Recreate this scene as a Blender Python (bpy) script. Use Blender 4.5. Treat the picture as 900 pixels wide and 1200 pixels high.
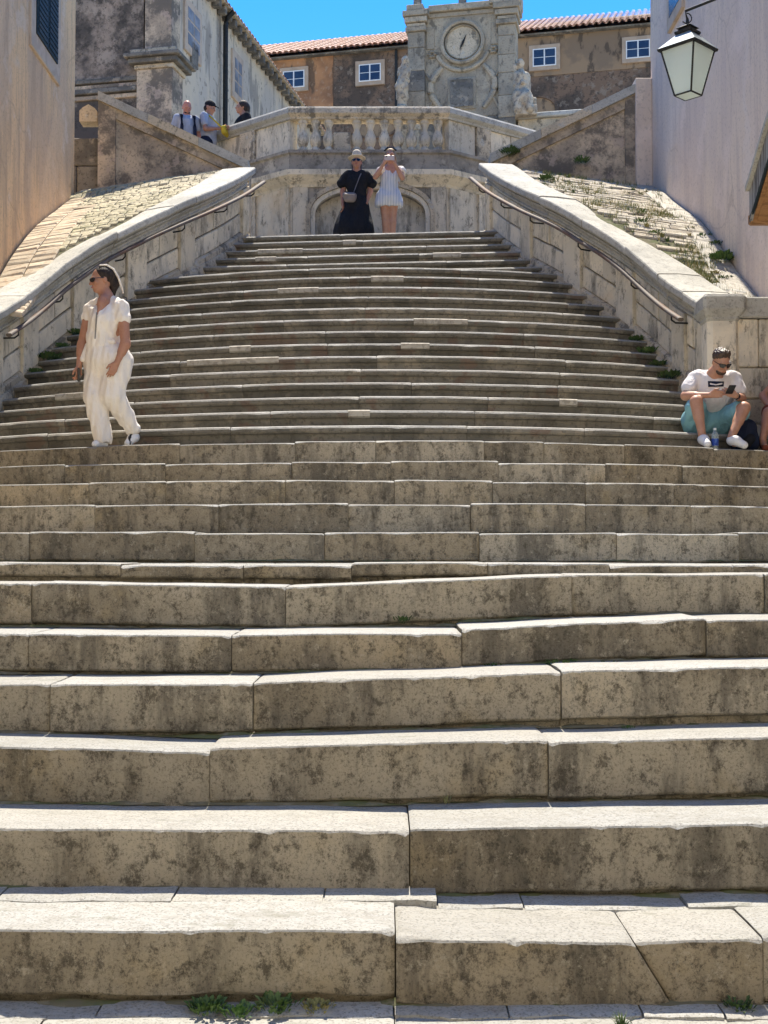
import bpy, math, random
import numpy as np
from mathutils import Vector, Matrix, noise as mnoise

random.seed(7)
R = math.radians
for o in list(bpy.data.objects):
    bpy.data.objects.remove(o)
scene = bpy.context.scene
COL = scene.collection

# ------------------------------------------------------------------ camera
F = 1500.0                       # focal length in photograph pixels (900 x 1200)
CZ = 1.60                        # eye height above the street
PITCH = math.atan(55.0 / F)
cam_data = bpy.data.cameras.new('camera')
cam_data.sensor_fit = 'VERTICAL'
cam_data.sensor_height = 24.0
cam_data.lens = 24.0 * F / 1200.0
cam_data.clip_start = 0.05
cam_data.clip_end = 3000
cam = bpy.data.objects.new('camera', cam_data)
cam.location = (0, 0, CZ)
cam.rotation_euler = (R(90) + PITCH, 0, 0)
COL.objects.link(cam)
scene.camera = cam

# ------------------------------------------------------------------ sky, sun, exposure
SUN_EL, SUN_AZ = 65.0, 1.5       # azimuth clockwise from +Y (the view direction)
world = bpy.data.worlds.new('World')
scene.world = world
world.use_nodes = True
wn, wl = world.node_tree.nodes, world.node_tree.links
wn.clear()
sky = wn.new('ShaderNodeTexSky')
sky.sky_type = 'NISHITA'
sky.sun_disc = False
sky.sun_elevation = R(SUN_EL)
sky.sun_rotation = R(SUN_AZ)
sky.altitude = 50
sky.air_density = 1.0
sky.dust_density = 0.0
sky.ozone_density = 4.0
hsv = wn.new('ShaderNodeHueSaturation')
hsv.inputs['Hue'].default_value = 0.506
hsv.inputs['Saturation'].default_value = 1.36
bg = wn.new('ShaderNodeBackground')
bg.inputs['Strength'].default_value = 0.075
wo = wn.new('ShaderNodeOutputWorld')
wl.new(sky.outputs[0], hsv.inputs['Color'])
wl.new(hsv.outputs[0], bg.inputs[0])
wl.new(bg.outputs[0], wo.inputs[0])

sun_data = bpy.data.lights.new('sun', 'SUN')
sun_data.energy = 2.7
sun_data.angle = R(0.53)
sun_data.color = (1.0, 0.92, 0.78)
sun = bpy.data.objects.new('sun', sun_data)
sd = Vector((math.sin(R(SUN_AZ)) * math.cos(R(SUN_EL)), math.cos(R(SUN_AZ)) * math.cos(R(SUN_EL)), math.sin(R(SUN_EL))))
sun.rotation_euler = sd.to_track_quat('Z', 'Y').to_euler()
sun.location = (0, 10, 30)
COL.objects.link(sun)

scene.view_settings.view_transform = 'Standard'
scene.view_settings.look = 'None'
scene.view_settings.gamma = 1.0
scene.view_settings.use_curve_mapping = False
scene.view_settings.exposure = 1.93
scene.cycles.max_bounces = 8
scene.cycles.diffuse_bounces = 5
scene.cycles.use_denoising = True

# ------------------------------------------------------------------ helpers: photograph pixel -> place
def slope(y):                    # rise per metre of ground distance for a photo row
    return math.tan(PITCH + math.atan((600.0 - y) / F))

def P(x, y, Y):                  # world point at ground distance Y seen at photo pixel (x, y)
    u, v = (x - 450.0) / F, (600.0 - y) / F
    dy = math.cos(PITCH) - v * math.sin(PITCH)
    dz = math.sin(PITCH) + v * math.cos(PITCH)
    return Vector((u * Y / dy, Y, CZ + dz * Y / dy))

def H(y, Y):                     # world z
    return CZ + slope(y) * Y

# ------------------------------------------------------------------ helpers: objects
def tag(o, label=None, cat=None, group=None, kind=None):
    if label: o['label'] = label
    if cat: o['category'] = cat
    if group: o['group'] = group
    if kind: o['kind'] = kind
    return o

def empty(name, loc=(0, 0, 0), rz=0.0):
    o = bpy.data.objects.new(name, None)
    o.location = loc
    o.rotation_euler = (0, 0, rz)
    o.empty_display_size = 0.1
    COL.objects.link(o)
    return o

class MB:
    def __init__(s):
        s.v, s.f, s.m, s.sm = [], [], [], []
    def add(s, vs, fs, mi=0, smooth=False):
        b = len(s.v)
        s.v.extend([tuple(p) for p in vs])
        for i, f in enumerate(fs):
            s.f.append([b + k for k in f])
            s.m.append(mi[i] if isinstance(mi, (list, tuple)) else mi)
            s.sm.append(smooth)
        return s
    def box(s, lo, hi, mi=0, bev=0.0):
        (x0, y0, z0), (x1, y1, z1) = lo, hi
        if bev <= 0:
            vs = [(x0,y0,z0),(x1,y0,z0),(x1,y1,z0),(x0,y1,z0),(x0,y0,z1),(x1,y0,z1),(x1,y1,z1),(x0,y1,z1)]
            return s.add(vs, [(0,3,2,1),(4,5,6,7),(0,1,5,4),(1,2,6,5),(2,3,7,6),(3,0,4,7)], mi)
        b = bev
        vs = []
        for z, i in ((z0, b), (z0 + b, 0), (z1 - b, 0), (z1, b)):
            xa, xb, ya, yb = x0 + i, x1 - i, y0 + i, y1 - i
            c = b if i == 0 else b * 0.4
            vs += [(xa + c, ya, z), (xb - c, ya, z), (xb, ya + c, z), (xb, yb - c, z), (xb - c, yb, z), (xa + c, yb, z), (xa, yb - c, z), (xa, ya + c, z)]
        fs = [tuple(range(7, -1, -1)), tuple(range(24, 32))]
        for r in range(3):
            for k in range(8):
                fs.append((r*8+k, r*8+(k+1) % 8, r*8+8+(k+1) % 8, r*8+8+k))
        return s.add(vs, fs, mi)
    def prism(s, poly, axis, a, b, mi=0):
        """poly of 2-D points swept along axis from a to b ('x': (y,z), 'y': (x,z), 'z': (x,y))"""
        n = len(poly)
        def q(p, t):
            return {'x': (t, p[0], p[1]), 'y': (p[0], t, p[1]), 'z': (p[0], p[1], t)}[axis]
        vs = [q(p, a) for p in poly] + [q(p, b) for p in poly]
        fs = [tuple(range(n)), tuple(range(2*n-1, n-1, -1))]
        for k in range(n):
            fs.append((k, k + n, (k + 1) % n + n, (k + 1) % n))
        return s.add(vs, fs, mi)
    def tube(s, pts, r, n=8, mi=0, flat=1.0):
        pts = [Vector(p) for p in pts]
        rs = r if isinstance(r, (list, tuple)) else [r] * len(pts)
        vs, fs = [], []
        for i, p in enumerate(pts):
            t = (pts[min(i+1, len(pts)-1)] - pts[max(i-1, 0)]).normalized()
            up = Vector((0, 0, 1)) if abs(t.z) < 0.95 else Vector((0, 1, 0))
            a = t.cross(up).normalized(); b = a.cross(t)
            for k in range(n):
                w = 2 * math.pi * k / n
                vs.append(p + a * math.cos(w) * rs[i] + b * math.sin(w) * rs[i] * flat)
        for i in range(len(pts) - 1):
            for k in range(n):
                fs.append((i*n+k, i*n+(k+1) % n, (i+1)*n+(k+1) % n, (i+1)*n+k))
        fs.append(tuple(range(n-1, -1, -1)))
        fs.append(tuple(range((len(pts)-1)*n, len(pts)*n)))
        return s.add(vs, fs, mi, True)
    def lathe(s, prof, c=(0, 0, 0), n=16, mi=0):
        vs, fs = [], []
        for (r, z) in prof:
            for k in range(n):
                w = 2 * math.pi * k / n
                vs.append((c[0] + r * math.cos(w), c[1] + r * math.sin(w), c[2] + z))
        m = len(prof)
        for i in range(m - 1):
            for k in range(n):
                fs.append((i*n+k, i*n+(k+1) % n, (i+1)*n+(k+1) % n, (i+1)*n+k))
        fs.append(tuple(range(n-1, -1, -1)))
        fs.append(tuple(range((m-1)*n, m*n)))
        return s.add(vs, fs, mi, True)
    def mesh(s, name, mats, sharp=38):
        me = bpy.data.meshes.new(name)
        me.from_pydata(s.v, [], s.f)
        for m in (mats if isinstance(mats, (list, tuple)) else [mats]):
            me.materials.append(m)
        me.polygons.foreach_set('material_index', s.m)
        me.polygons.foreach_set('use_smooth', s.sm)
        me.update()
        if any(s.sm):
            me.set_sharp_from_angle(angle=R(sharp))
        return me
    def build(s, name, mats, parent=None, sharp=38, **kw):
        o = bpy.data.objects.new(name, s.mesh(name, mats, sharp))
        COL.objects.link(o)
        if parent: o.parent = parent
        return tag(o, **kw)

def put(name, me, parent=None, loc=(0, 0, 0), rot=(0, 0, 0), sc=(1, 1, 1), **kw):
    o = bpy.data.objects.new(name, me)
    o.location, o.rotation_euler, o.scale = loc, rot, sc
    COL.objects.link(o)
    if parent: o.parent = parent
    return tag(o, **kw)

def nz(x, y=0.0, z=0.0):
    return mnoise.noise(Vector((x, y, z)))

# ------------------------------------------------------------------ helpers: procedural materials
def M(name, base, layers=(), rough=0.85, bump=(), rnd=0.0, spec=0.3, metal=0.0, shift=True, **extra):
    m = bpy.data.materials.new(name)
    m.use_nodes = True
    N, L = m.node_tree.nodes, m.node_tree.links
    bs = N['Principled BSDF']
    bs.inputs['Roughness'].default_value = rough
    bs.inputs['Metallic'].default_value = metal
    bs.inputs['Specular IOR Level'].default_value = spec
    for k, v in extra.items():
        bs.inputs[k.replace('_', ' ')].default_value = v
    geo = N.new('ShaderNodeNewGeometry')
    info = N.new('ShaderNodeObjectInfo')
    vec = geo.outputs['Position']
    if shift:
        mul = N.new('ShaderNodeMath'); mul.operation = 'MULTIPLY'; mul.inputs[1].default_value = 57.0
        L.new(info.outputs['Random'], mul.inputs[0])
        va = N.new('ShaderNodeVectorMath'); va.operation = 'ADD'
        L.new(vec, va.inputs[0]); L.new(mul.outputs[0], va.inputs[1])
        vec = va.outputs[0]
    def tex(d):
        mp = N.new('ShaderNodeVectorMath'); mp.operation = 'MULTIPLY'
        mp.inputs[1].default_value = d.get('st', (1, 1, 1))
        L.new(vec, mp.inputs[0])
        if d.get('t') == 'rand':
            fr = N.new('ShaderNodeMath'); fr.operation = 'MULTIPLY'; fr.inputs[1].default_value = d['s']
            fc = N.new('ShaderNodeMath'); fc.operation = 'FRACT'
            L.new(info.outputs['Random'], fr.inputs[0]); L.new(fr.outputs[0], fc.inputs[0])
            return fc.outputs[0]
        src = mp.outputs[0]
        if d.get('warp'):
            wn_ = N.new('ShaderNodeTexNoise'); wn_.inputs['Scale'].default_value = d['s'] * 1.7; wn_.inputs['Detail'].default_value = 5
            L.new(src, wn_.inputs['Vector'])
            sc_ = N.new('ShaderNodeVectorMath'); sc_.operation = 'SCALE'; sc_.inputs['Scale'].default_value = d['warp']
            L.new(wn_.outputs['Color'], sc_.inputs[0])
            ad_ = N.new('ShaderNodeVectorMath'); ad_.operation = 'ADD'
            L.new(src, ad_.inputs[0]); L.new(sc_.outputs[0], ad_.inputs[1]); src = ad_.outputs[0]
        if d.get('t') == 'voronoi':
            t = N.new('ShaderNodeTexVoronoi')
            t.inputs['Scale'].default_value = d['s']
            if d.get('edge'): t.feature = 'DISTANCE_TO_EDGE'
            out = t.outputs['Distance']
        else:
            t = N.new('ShaderNodeTexNoise')
            t.inputs['Scale'].default_value = d['s']
            t.inputs['Detail'].default_value = d.get('d', 6)
            t.inputs['Roughness'].default_value = d.get('r', 0.6)
            t.inputs['Distortion'].default_value = d.get('w', 0.0)
            out = t.outputs['Fac']
        L.new(src, t.inputs['Vector'])
        if d.get('inv'):
            iv = N.new('ShaderNodeMath'); iv.operation = 'SUBTRACT'; iv.inputs[0].default_value = 1.0
            L.new(out, iv.inputs[1]); out = iv.outputs[0]
        if d.get('t') != 'voronoi':                 # spread the noise over the full range
            sp = N.new('ShaderNodeMath'); sp.operation = 'MULTIPLY_ADD'
            sp.inputs[1].default_value = 1.55; sp.inputs[2].default_value = -.275
            L.new(out, sp.inputs[0]); out = sp.outputs[0]
        return out
    rgb = N.new('ShaderNodeRGB'); rgb.outputs[0].default_value = (*base, 1)
    col = rgb.outputs[0]
    for d in layers:
        out = tex(d)
        mr = N.new('ShaderNodeMapRange'); mr.interpolation_type = 'SMOOTHSTEP'
        mr.inputs['From Min'].default_value = d.get('lo', 0.45)
        mr.inputs['From Max'].default_value = d.get('hi', 0.6)
        mr.inputs['To Min'].default_value = 0.0
        mr.inputs['To Max'].default_value = d.get('f', 1.0)
        L.new(out, mr.inputs['Value'])
        mx = N.new('ShaderNodeMix'); mx.data_type = 'RGBA'
        L.new(mr.outputs[0], mx.inputs[0]); L.new(col, mx.inputs[6])
        mx.inputs[7].default_value = (*d['c'], 1)
        col = mx.outputs[2]
    if rnd > 0:
        mr = N.new('ShaderNodeMapRange')
        mr.inputs['To Min'].default_value = 1 - rnd; mr.inputs['To Max'].default_value = 1 + rnd
        L.new(info.outputs['Random'], mr.inputs['Value'])
        vm = N.new('ShaderNodeVectorMath'); vm.operation = 'SCALE'
        L.new(col, vm.inputs[0]); L.new(mr.outputs[0], vm.inputs['Scale'])
        col = vm.outputs[0]
    L.new(col, bs.inputs['Base Color'])
    prev = None
    for d in bump:
        b = N.new('ShaderNodeBump')
        b.inputs['Strength'].default_value = d.get('f', 0.5)
        b.inputs['Distance'].default_value = d.get('dist', 0.01)
        L.new(tex(d), b.inputs['Height'])
        if prev: L.new(prev.outputs[0], b.inputs['Normal'])
        prev = b
    if prev: L.new(prev.outputs[0], bs.inputs['Normal'])
    return m

TREAD = M('worn_tread_limestone', (0.315, 0.308, 0.278), [
    dict(t='rand', s=11.3, lo=.3, hi=1.0, c=(.315, .295, .25), f=.8),
    dict(s=1.6, d=5, lo=.42, hi=.68, c=(.30, .288, .25), f=.7),
    dict(s=6, st=(1, 1.8, 1), d=7, r=.7, lo=.5, hi=.72, c=(.235, .222, .185), f=.6),
    dict(s=34, d=6, r=.7, lo=.48, hi=.64, c=(.25, .235, .20), f=.6),
    dict(s=110, d=3, r=.6, lo=.56, hi=.68, c=(.14, .13, .11), f=.75),
    dict(s=3, st=(1, 2.2, 1), d=6, r=.7, lo=.64, hi=.78, c=(.15, .145, .105), f=.6)],
    rough=.62, bump=[dict(s=70, d=5, r=.7, f=.5, dist=.006), dict(s=11, d=4, f=.4, dist=.012)], rnd=.10, spec=.3)
RISER = M('pitted_riser_limestone', (0.65, 0.56, 0.41), [
    dict(t='rand', s=7.7, lo=.2, hi=1.0, c=(.56, .48, .345), f=.9),
    dict(t='rand', s=23.1, lo=.55, hi=1.0, c=(.62, .48, .29), f=.5),
    dict(s=.9, d=4, lo=.4, hi=.68, c=(.38, .315, .215), f=.85),
    dict(s=1.6, d=4, lo=.58, hi=.78, c=(.60, .45, .23), f=.45),
    dict(s=2.1, st=(1.9, 1, .42), d=8, r=.7, lo=.45, hi=.70, c=(.15, .133, .102), f=.74),
    dict(s=16, st=(1, 1, .8), d=12, r=.86, lo=.49, hi=.64, c=(.115, .097, .068), f=.84),
    dict(s=95, d=6, r=.85, lo=.50, hi=.74, c=(.05, .042, .03), f=.7),
    dict(s=22, d=10, r=.85, lo=.56, hi=.70, c=(.70, .61, .45), f=.7)],
    rough=.9, bump=[dict(s=16, st=(1, 1, .8), d=12, r=.86, f=1.0, dist=-.03), dict(s=60, d=6, r=.8, f=.6, dist=-.008)], rnd=.15, spec=.2)
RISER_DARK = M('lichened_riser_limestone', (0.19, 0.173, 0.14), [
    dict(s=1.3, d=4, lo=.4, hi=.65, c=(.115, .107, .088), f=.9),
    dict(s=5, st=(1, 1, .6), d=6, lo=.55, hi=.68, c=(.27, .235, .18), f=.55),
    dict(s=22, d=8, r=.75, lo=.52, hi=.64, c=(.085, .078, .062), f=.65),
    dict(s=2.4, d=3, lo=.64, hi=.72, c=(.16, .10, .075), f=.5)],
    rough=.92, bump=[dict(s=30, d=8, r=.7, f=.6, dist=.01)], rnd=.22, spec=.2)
PATCH = M('fresh_repair_stone', (0.42, 0.385, 0.32), [dict(s=8, lo=.45, hi=.7, c=(.33, .30, .245), f=.9), dict(s=20, d=6, lo=.5, hi=.66, c=(.22, .2, .165), f=.7)], rough=.8, bump=[dict(s=40, f=.3, dist=.005)])
CREAM = M('cream_limestone', (0.68, 0.60, 0.455), [
    dict(s=1.6, d=5, lo=.42, hi=.65, c=(.52, .47, .375), f=.8),
    dict(s=3, st=(1.6, 1.6, .45), d=10, r=.75, lo=.48, hi=.72, c=(.22, .20, .16), f=.8),
    dict(s=8, st=(1, 1, .6), d=11, r=.82, lo=.54, hi=.70, c=(.10, .09, .07), f=.75),
    dict(s=1.0, d=4, lo=.62, hi=.8, c=(.66, .50, .30), f=.5)],
    rough=.85, bump=[dict(s=14, d=8, r=.7, f=.5, dist=.015), dict(s=70, f=.3, dist=.005)], rnd=.12, spec=.2)
GREY = M('grey_weathered_limestone', (0.58, 0.485, 0.345), [
    dict(s=1.8, d=5, lo=.4, hi=.62, c=(.44, .37, .265), f=.85),
    dict(s=6, st=(1, 1, .7), d=7, r=.7, lo=.53, hi=.66, c=(.13, .115, .09), f=.8),
    dict(s=5, d=5, lo=.63, hi=.72, c=(.48, .46, .40), f=.7),
    dict(s=34, d=6, r=.7, lo=.55, hi=.66, c=(.16, .15, .125), f=.5)],
    rough=.88, bump=[dict(s=16, d=8, r=.7, f=.55, dist=.015)], rnd=.12, spec=.2)
COPE = M('pale_coping_limestone', (0.47, 0.45, 0.39), [
    dict(s=2.5, d=5, lo=.42, hi=.65, c=(.38, .365, .315), f=.8),
    dict(s=12, d=7, r=.72, lo=.54, hi=.66, c=(.24, .235, .21), f=.6),
    dict(s=45, d=5, r=.7, lo=.58, hi=.68, c=(.17, .165, .145), f=.5)],
    rough=.85, bump=[dict(s=22, d=8, r=.7, f=.45, dist=.012)], rnd=.1, spec=.2)
DARKSTONE = M('sooty_limestone', (0.20, 0.185, 0.155), [
    dict(s=2, d=5, lo=.42, hi=.62, c=(.115, .108, .095), f=.85),
    dict(s=5, d=6, lo=.6, hi=.7, c=(.36, .31, .24), f=.75),
    dict(s=18, d=7, r=.75, lo=.55, hi=.66, c=(.07, .065, .055), f=.7)],
    rough=.9, bump=[dict(s=16, d=8, r=.7, f=.55, dist=.015)], rnd=.12, spec=.2)
RAMP = M('stained_ramp_plaster', (0.60, 0.475, 0.33), [
    dict(s=1.1, d=8, r=.7, lo=.38, hi=.66, c=(.33, .27, .2), f=.85),
    dict(s=1.7, d=10, r=.72, lo=.44, hi=.62, c=(.12, .106, .09), f=.85),
    dict(s=3.5, d=5, lo=.62, hi=.70, c=(.47, .37, .29), f=.7),
    dict(s=24, d=6, lo=.56, hi=.68, c=(.16, .14, .11), f=.5)],
    rough=.92, bump=[dict(s=12, d=8, r=.7, f=.45, dist=.012)], spec=.15)
TAN = M('tan_plaster', (0.74, 0.50, 0.275), [
    dict(t='voronoi', edge=True, inv=True, warp=1.1, s=.55, lo=.984, hi=.999, c=(.36, .24, .14), f=.45),
    dict(s=.45, d=3, r=.5, w=.6, lo=.63, hi=.655, c=(.72, .56, .39), f=.55),
    dict(s=5, st=(1, 2.5, .12), d=6, r=.7, lo=.5, hi=.70, c=(.46, .31, .19), f=.6),
    dict(s=.9, st=(1, 1, .4), d=5, lo=.4, hi=.65, c=(.55, .395, .26), f=.8),
    dict(s=2.4, st=(1, 1.6, .28), d=6, lo=.52, hi=.66, c=(.44, .31, .20), f=.5),
    dict(s=1.4, d=4, lo=.60, hi=.75, c=(.66, .52, .38), f=.7),
    dict(s=30, d=5, lo=.56, hi=.7, c=(.32, .23, .15), f=.35)],
    rough=.92, bump=[dict(s=7, d=8, r=.65, f=.4, dist=.02)], spec=.15)
PINK = M('pinkish_grey_plaster', (0.73, 0.60, 0.47), [
    dict(t='voronoi', edge=True, inv=True, warp=1.1, s=.55, lo=.984, hi=.999, c=(.40, .31, .25), f=.45),
    dict(s=.45, d=3, r=.5, w=.6, lo=.63, hi=.655, c=(.74, .64, .55), f=.55),
    dict(s=5, st=(1, 2.5, .12), d=6, r=.7, lo=.5, hi=.72, c=(.58, .465, .385), f=.55),
    dict(s=.9, st=(1, 1, .35), d=5, lo=.4, hi=.65, c=(.65, .53, .44), f=.8),
    dict(s=2.2, st=(1, 1.5, .22), d=6, lo=.52, hi=.68, c=(.52, .42, .36), f=.4),
    dict(s=1.2, d=4, lo=.58, hi=.75, c=(.76, .625, .52), f=.7),
    dict(s=26, d=5, lo=.58, hi=.7, c=(.28, .22, .19), f=.3)],
    rough=.92, bump=[dict(s=7, d=8, r=.65, f=.35, dist=.02)], spec=.15)
WHITEWALL = M('old_whitewashed_plaster', (0.62, 0.53, 0.39), [
    dict(s=.9, st=(1, 1, .5), d=6, lo=.42, hi=.62, c=(.50, .445, .365), f=.85),
    dict(s=2.0, st=(1, 1, .25), d=6, lo=.56, hi=.68, c=(.25, .225, .19), f=.7),
    dict(s=7, d=6, lo=.62, hi=.7, c=(.20, .17, .14), f=.6)],
    rough=.92, bump=[dict(s=7, d=8, r=.65, f=.4, dist=.02)], spec=.15)
BLACKWALL = M('blackened_plaster', (0.33, 0.265, 0.205), [
    dict(s=.6, d=9, r=.68, lo=.30, hi=.48, c=(.075, .068, .06), f=.9),
    dict(s=1.6, d=7, r=.7, lo=.50, hi=.60, c=(.40, .335, .265), f=.55),
    dict(s=5, d=10, r=.8, lo=.48, hi=.68, c=(.05, .046, .04), f=.75)],
    rough=.94, bump=[dict(s=9, d=8, r=.7, f=.5, dist=.02)], spec=.12)
OCHREWALL = M('ochre_brown_plaster', (0.42, 0.215, 0.105), [
    dict(s=.5, d=5, lo=.40, hi=.58, c=(.24, .125, .07), f=.9),
    dict(s=2, st=(1, 1, .4), d=6, lo=.54, hi=.66, c=(.10, .073, .052), f=.8),
    dict(s=7, d=6, lo=.60, hi=.7, c=(.42, .30, .2), f=.4)],
    rough=.94, bump=[dict(s=8, f=.4, dist=.02)], spec=.12, shift=False)
SOOTWALL = M('sooty_brown_plaster', (0.19, 0.125, 0.085), [
    dict(s=.8, d=6, lo=.42, hi=.6, c=(.075, .06, .05), f=.85),
    dict(s=3.2, d=7, r=.7, lo=.58, hi=.68, c=(.27, .215, .165), f=.65),
    dict(s=9, d=6, lo=.55, hi=.65, c=(.05, .042, .036), f=.6)],
    rough=.94, bump=[dict(s=8, f=.45, dist=.02)], spec=.12, shift=False)
SURROUND = M('pale_window_surround', (0.52, 0.42, 0.32), [dict(s=4, lo=.45, hi=.65, c=(.42, .33, .25), f=.7)], rough=.9, spec=.15)
SURROUND_FAR = M('tan_window_surround', (0.44, 0.335, 0.245), [dict(s=3, lo=.42, hi=.65, c=(.34, .26, .19), f=.7)], rough=.9, spec=.15)
WHITEPAINT = M('white_painted_wood', (0.72, 0.72, 0.70), [dict(s=9, lo=.5, hi=.7, c=(.6, .6, .57), f=.6)], rough=.6)
GLASS_BLUE = M('window_glass', (0.016, 0.026, 0.055), [dict(s=1.5, lo=.4, hi=.6, c=(.03, .045, .08), f=.8)], rough=.18, spec=.6)
GLASS_PALE = M('pale_window_glass', (0.16, 0.17, 0.18), [dict(s=2, lo=.4, hi=.6, c=(.30, .30, .30), f=.8)], rough=.45, spec=.3)
SHUTTER = M('dark_green_shutter_paint', (0.012, 0.022, 0.026), [dict(s=12, lo=.5, hi=.7, c=(.03, .045, .05), f=.6)], rough=.55)
TILE = M('terracotta_roof_tile', (0.60, 0.38, 0.27), [
    dict(s=3.5, d=4, lo=.4, hi=.6, c=(.70, .53, .42), f=.85),
    dict(s=7, d=5, lo=.55, hi=.68, c=(.36, .17, .10), f=.8),
    dict(s=20, d=5, lo=.6, hi=.7, c=(.62, .50, .40), f=.6)], rough=.9, spec=.15, shift=False)
IRON = M('black_iron', (0.022, 0.024, 0.023), [dict(s=30, lo=.5, hi=.7, c=(.05, .04, .032), f=.6)], rough=.6, metal=.3)
RAILMETAL = M('worn_grey_rail_paint', (0.13, 0.105, 0.085), [
    dict(s=1.6, d=4, lo=.52, hi=.6, c=(.14, .08, .05), f=.85),
    dict(s=20, lo=.6, hi=.7, c=(.09, .055, .035), f=.7)], rough=.7, metal=.0, spec=.25)
LAMPROOF = M('oxidised_lamp_copper', (0.34, 0.38, 0.38), [dict(s=9, lo=.45, hi=.65, c=(.33, .38, .38), f=.7)], rough=.4, metal=.5)
LAMPGLASS = M('frosted_lamp_glass', (0.82, 0.90, 0.86), [dict(s=3, lo=.4, hi=.65, c=(.74, .84, .80), f=.7)], rough=.3, spec=.5)
_n, _l = LAMPGLASS.node_tree.nodes, LAMPGLASS.node_tree.links
_t = _n.new('ShaderNodeBsdfTranslucent'); _t.inputs[0].default_value = (.94, .98, .96, 1)
_m = _n.new('ShaderNodeMixShader'); _m.inputs[0].default_value = .55
_l.new(_n['Principled BSDF'].outputs[0], _m.inputs[1]); _l.new(_t.outputs[0], _m.inputs[2]); _l.new(_m.outputs[0], _n['Material Output'].inputs[0])
WOODGREY = M('silvered_board', (0.28, 0.27, 0.25), [dict(s=5, st=(4, 4, .4), lo=.5, hi=.62, c=(.09, .085, .075), f=.85)], rough=.9, bump=[dict(s=6, st=(5, 5, .4), f=.6, dist=.01)])
WOODBROWN = M('brown_varnished_wood', (0.34, 0.18, 0.075), [dict(s=5, st=(1, 4, 4), lo=.5, hi=.64, c=(.20, .10, .04), f=.8)], rough=.6)
SETT = M('yellowish_paving_sett', (0.56, 0.49, 0.335), [
    dict(s=1.2, d=4, lo=.42, hi=.62, c=(.45, .40, .26), f=.85),
    dict(s=10, d=6, r=.7, lo=.5, hi=.62, c=(.27, .245, .175), f=.7),
    dict(s=3.0, d=5, lo=.58, hi=.7, c=(.30, .29, .15), f=.45),
    dict(s=50, d=4, lo=.56, hi=.66, c=(.17, .15, .11), f=.5)],
    rough=.92, bump=[dict(s=30, d=6, f=.5, dist=.01)], shift=False, spec=.15)
BRICK = M('orange_paving_brick', (0.50, 0.41, 0.29), [
    dict(s=3, d=4, lo=.4, hi=.6, c=(.55, .46, .33), f=.85),
    dict(s=16, d=6, lo=.52, hi=.65, c=(.42, .30, .19), f=.6)], rough=.92, rnd=.2, spec=.15, bump=[dict(s=30, f=.4, dist=.008)])
BANKSTONE = M('split_bank_stone', (0.50, 0.45, 0.355), [
    dict(s=1.1, d=4, lo=.42, hi=.62, c=(.45, .39, .295), f=.85),
    dict(s=9, st=(.5, 1, 1), d=6, r=.7, lo=.5, hi=.62, c=(.28, .23, .17), f=.75),
    dict(s=2.6, d=5, lo=.58, hi=.7, c=(.54, .50, .42), f=.7),
    dict(s=50, d=4, lo=.56, hi=.66, c=(.18, .15, .11), f=.5)],
    rough=.92, bump=[dict(s=24, st=(.6, 1, 1), d=6, f=.55, dist=.012)], shift=False, spec=.15)
SOIL = M('dry_earth_and_moss', (0.135, 0.12, 0.075), [
    dict(s=3, d=5, lo=.45, hi=.6, c=(.10, .115, .05), f=.8), dict(s=14, d=6, lo=.5, hi=.65, c=(.21, .185, .13), f=.7)], rough=.95, spec=.1, shift=False)
LEAF = M('weed_leaf', (0.062, 0.105, 0.03), [dict(s=12, lo=.4, hi=.6, c=(.05, .10, .025), f=.8), dict(s=5, lo=.55, hi=.7, c=(.15, .19, .06), f=.6)], rough=.6, rnd=.3, Subsurface_Weight=0.0)
DRYLEAF = M('dry_grass_blade', (0.30, 0.25, 0.11), [dict(s=8, lo=.4, hi=.6, c=(.17, .19, .07), f=.7)], rough=.8, rnd=.2)
GROUND = M('street_limestone', (0.40, 0.385, 0.345), [
    dict(s=1.5, lo=.4, hi=.65, c=(.33, .315, .275), f=.8), dict(s=18, d=7, lo=.52, hi=.64, c=(.25, .235, .2), f=.6)], rough=.7, bump=[dict(s=20, f=.35, dist=.008)], shift=False)

# ================================================================== THE SETTING
# street at the foot of the stairs: one sheet to the horizon
g = MB()
g.add([(-900, -900, 0), (900, -900, 0), (900, 1400, 0), (-900, 1400, 0)], [(0, 1, 2, 3)])
g.build('ground', GROUND, kind='structure', label='pale stone street at the foot of the stairs')

XC = -0.4                                         # axis of the stairs
stairs = empty('staircase', (0, 0, 0))
tag(stairs, 'wide worn limestone staircase of bowed steps climbing between two parapets', kind='structure')

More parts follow.
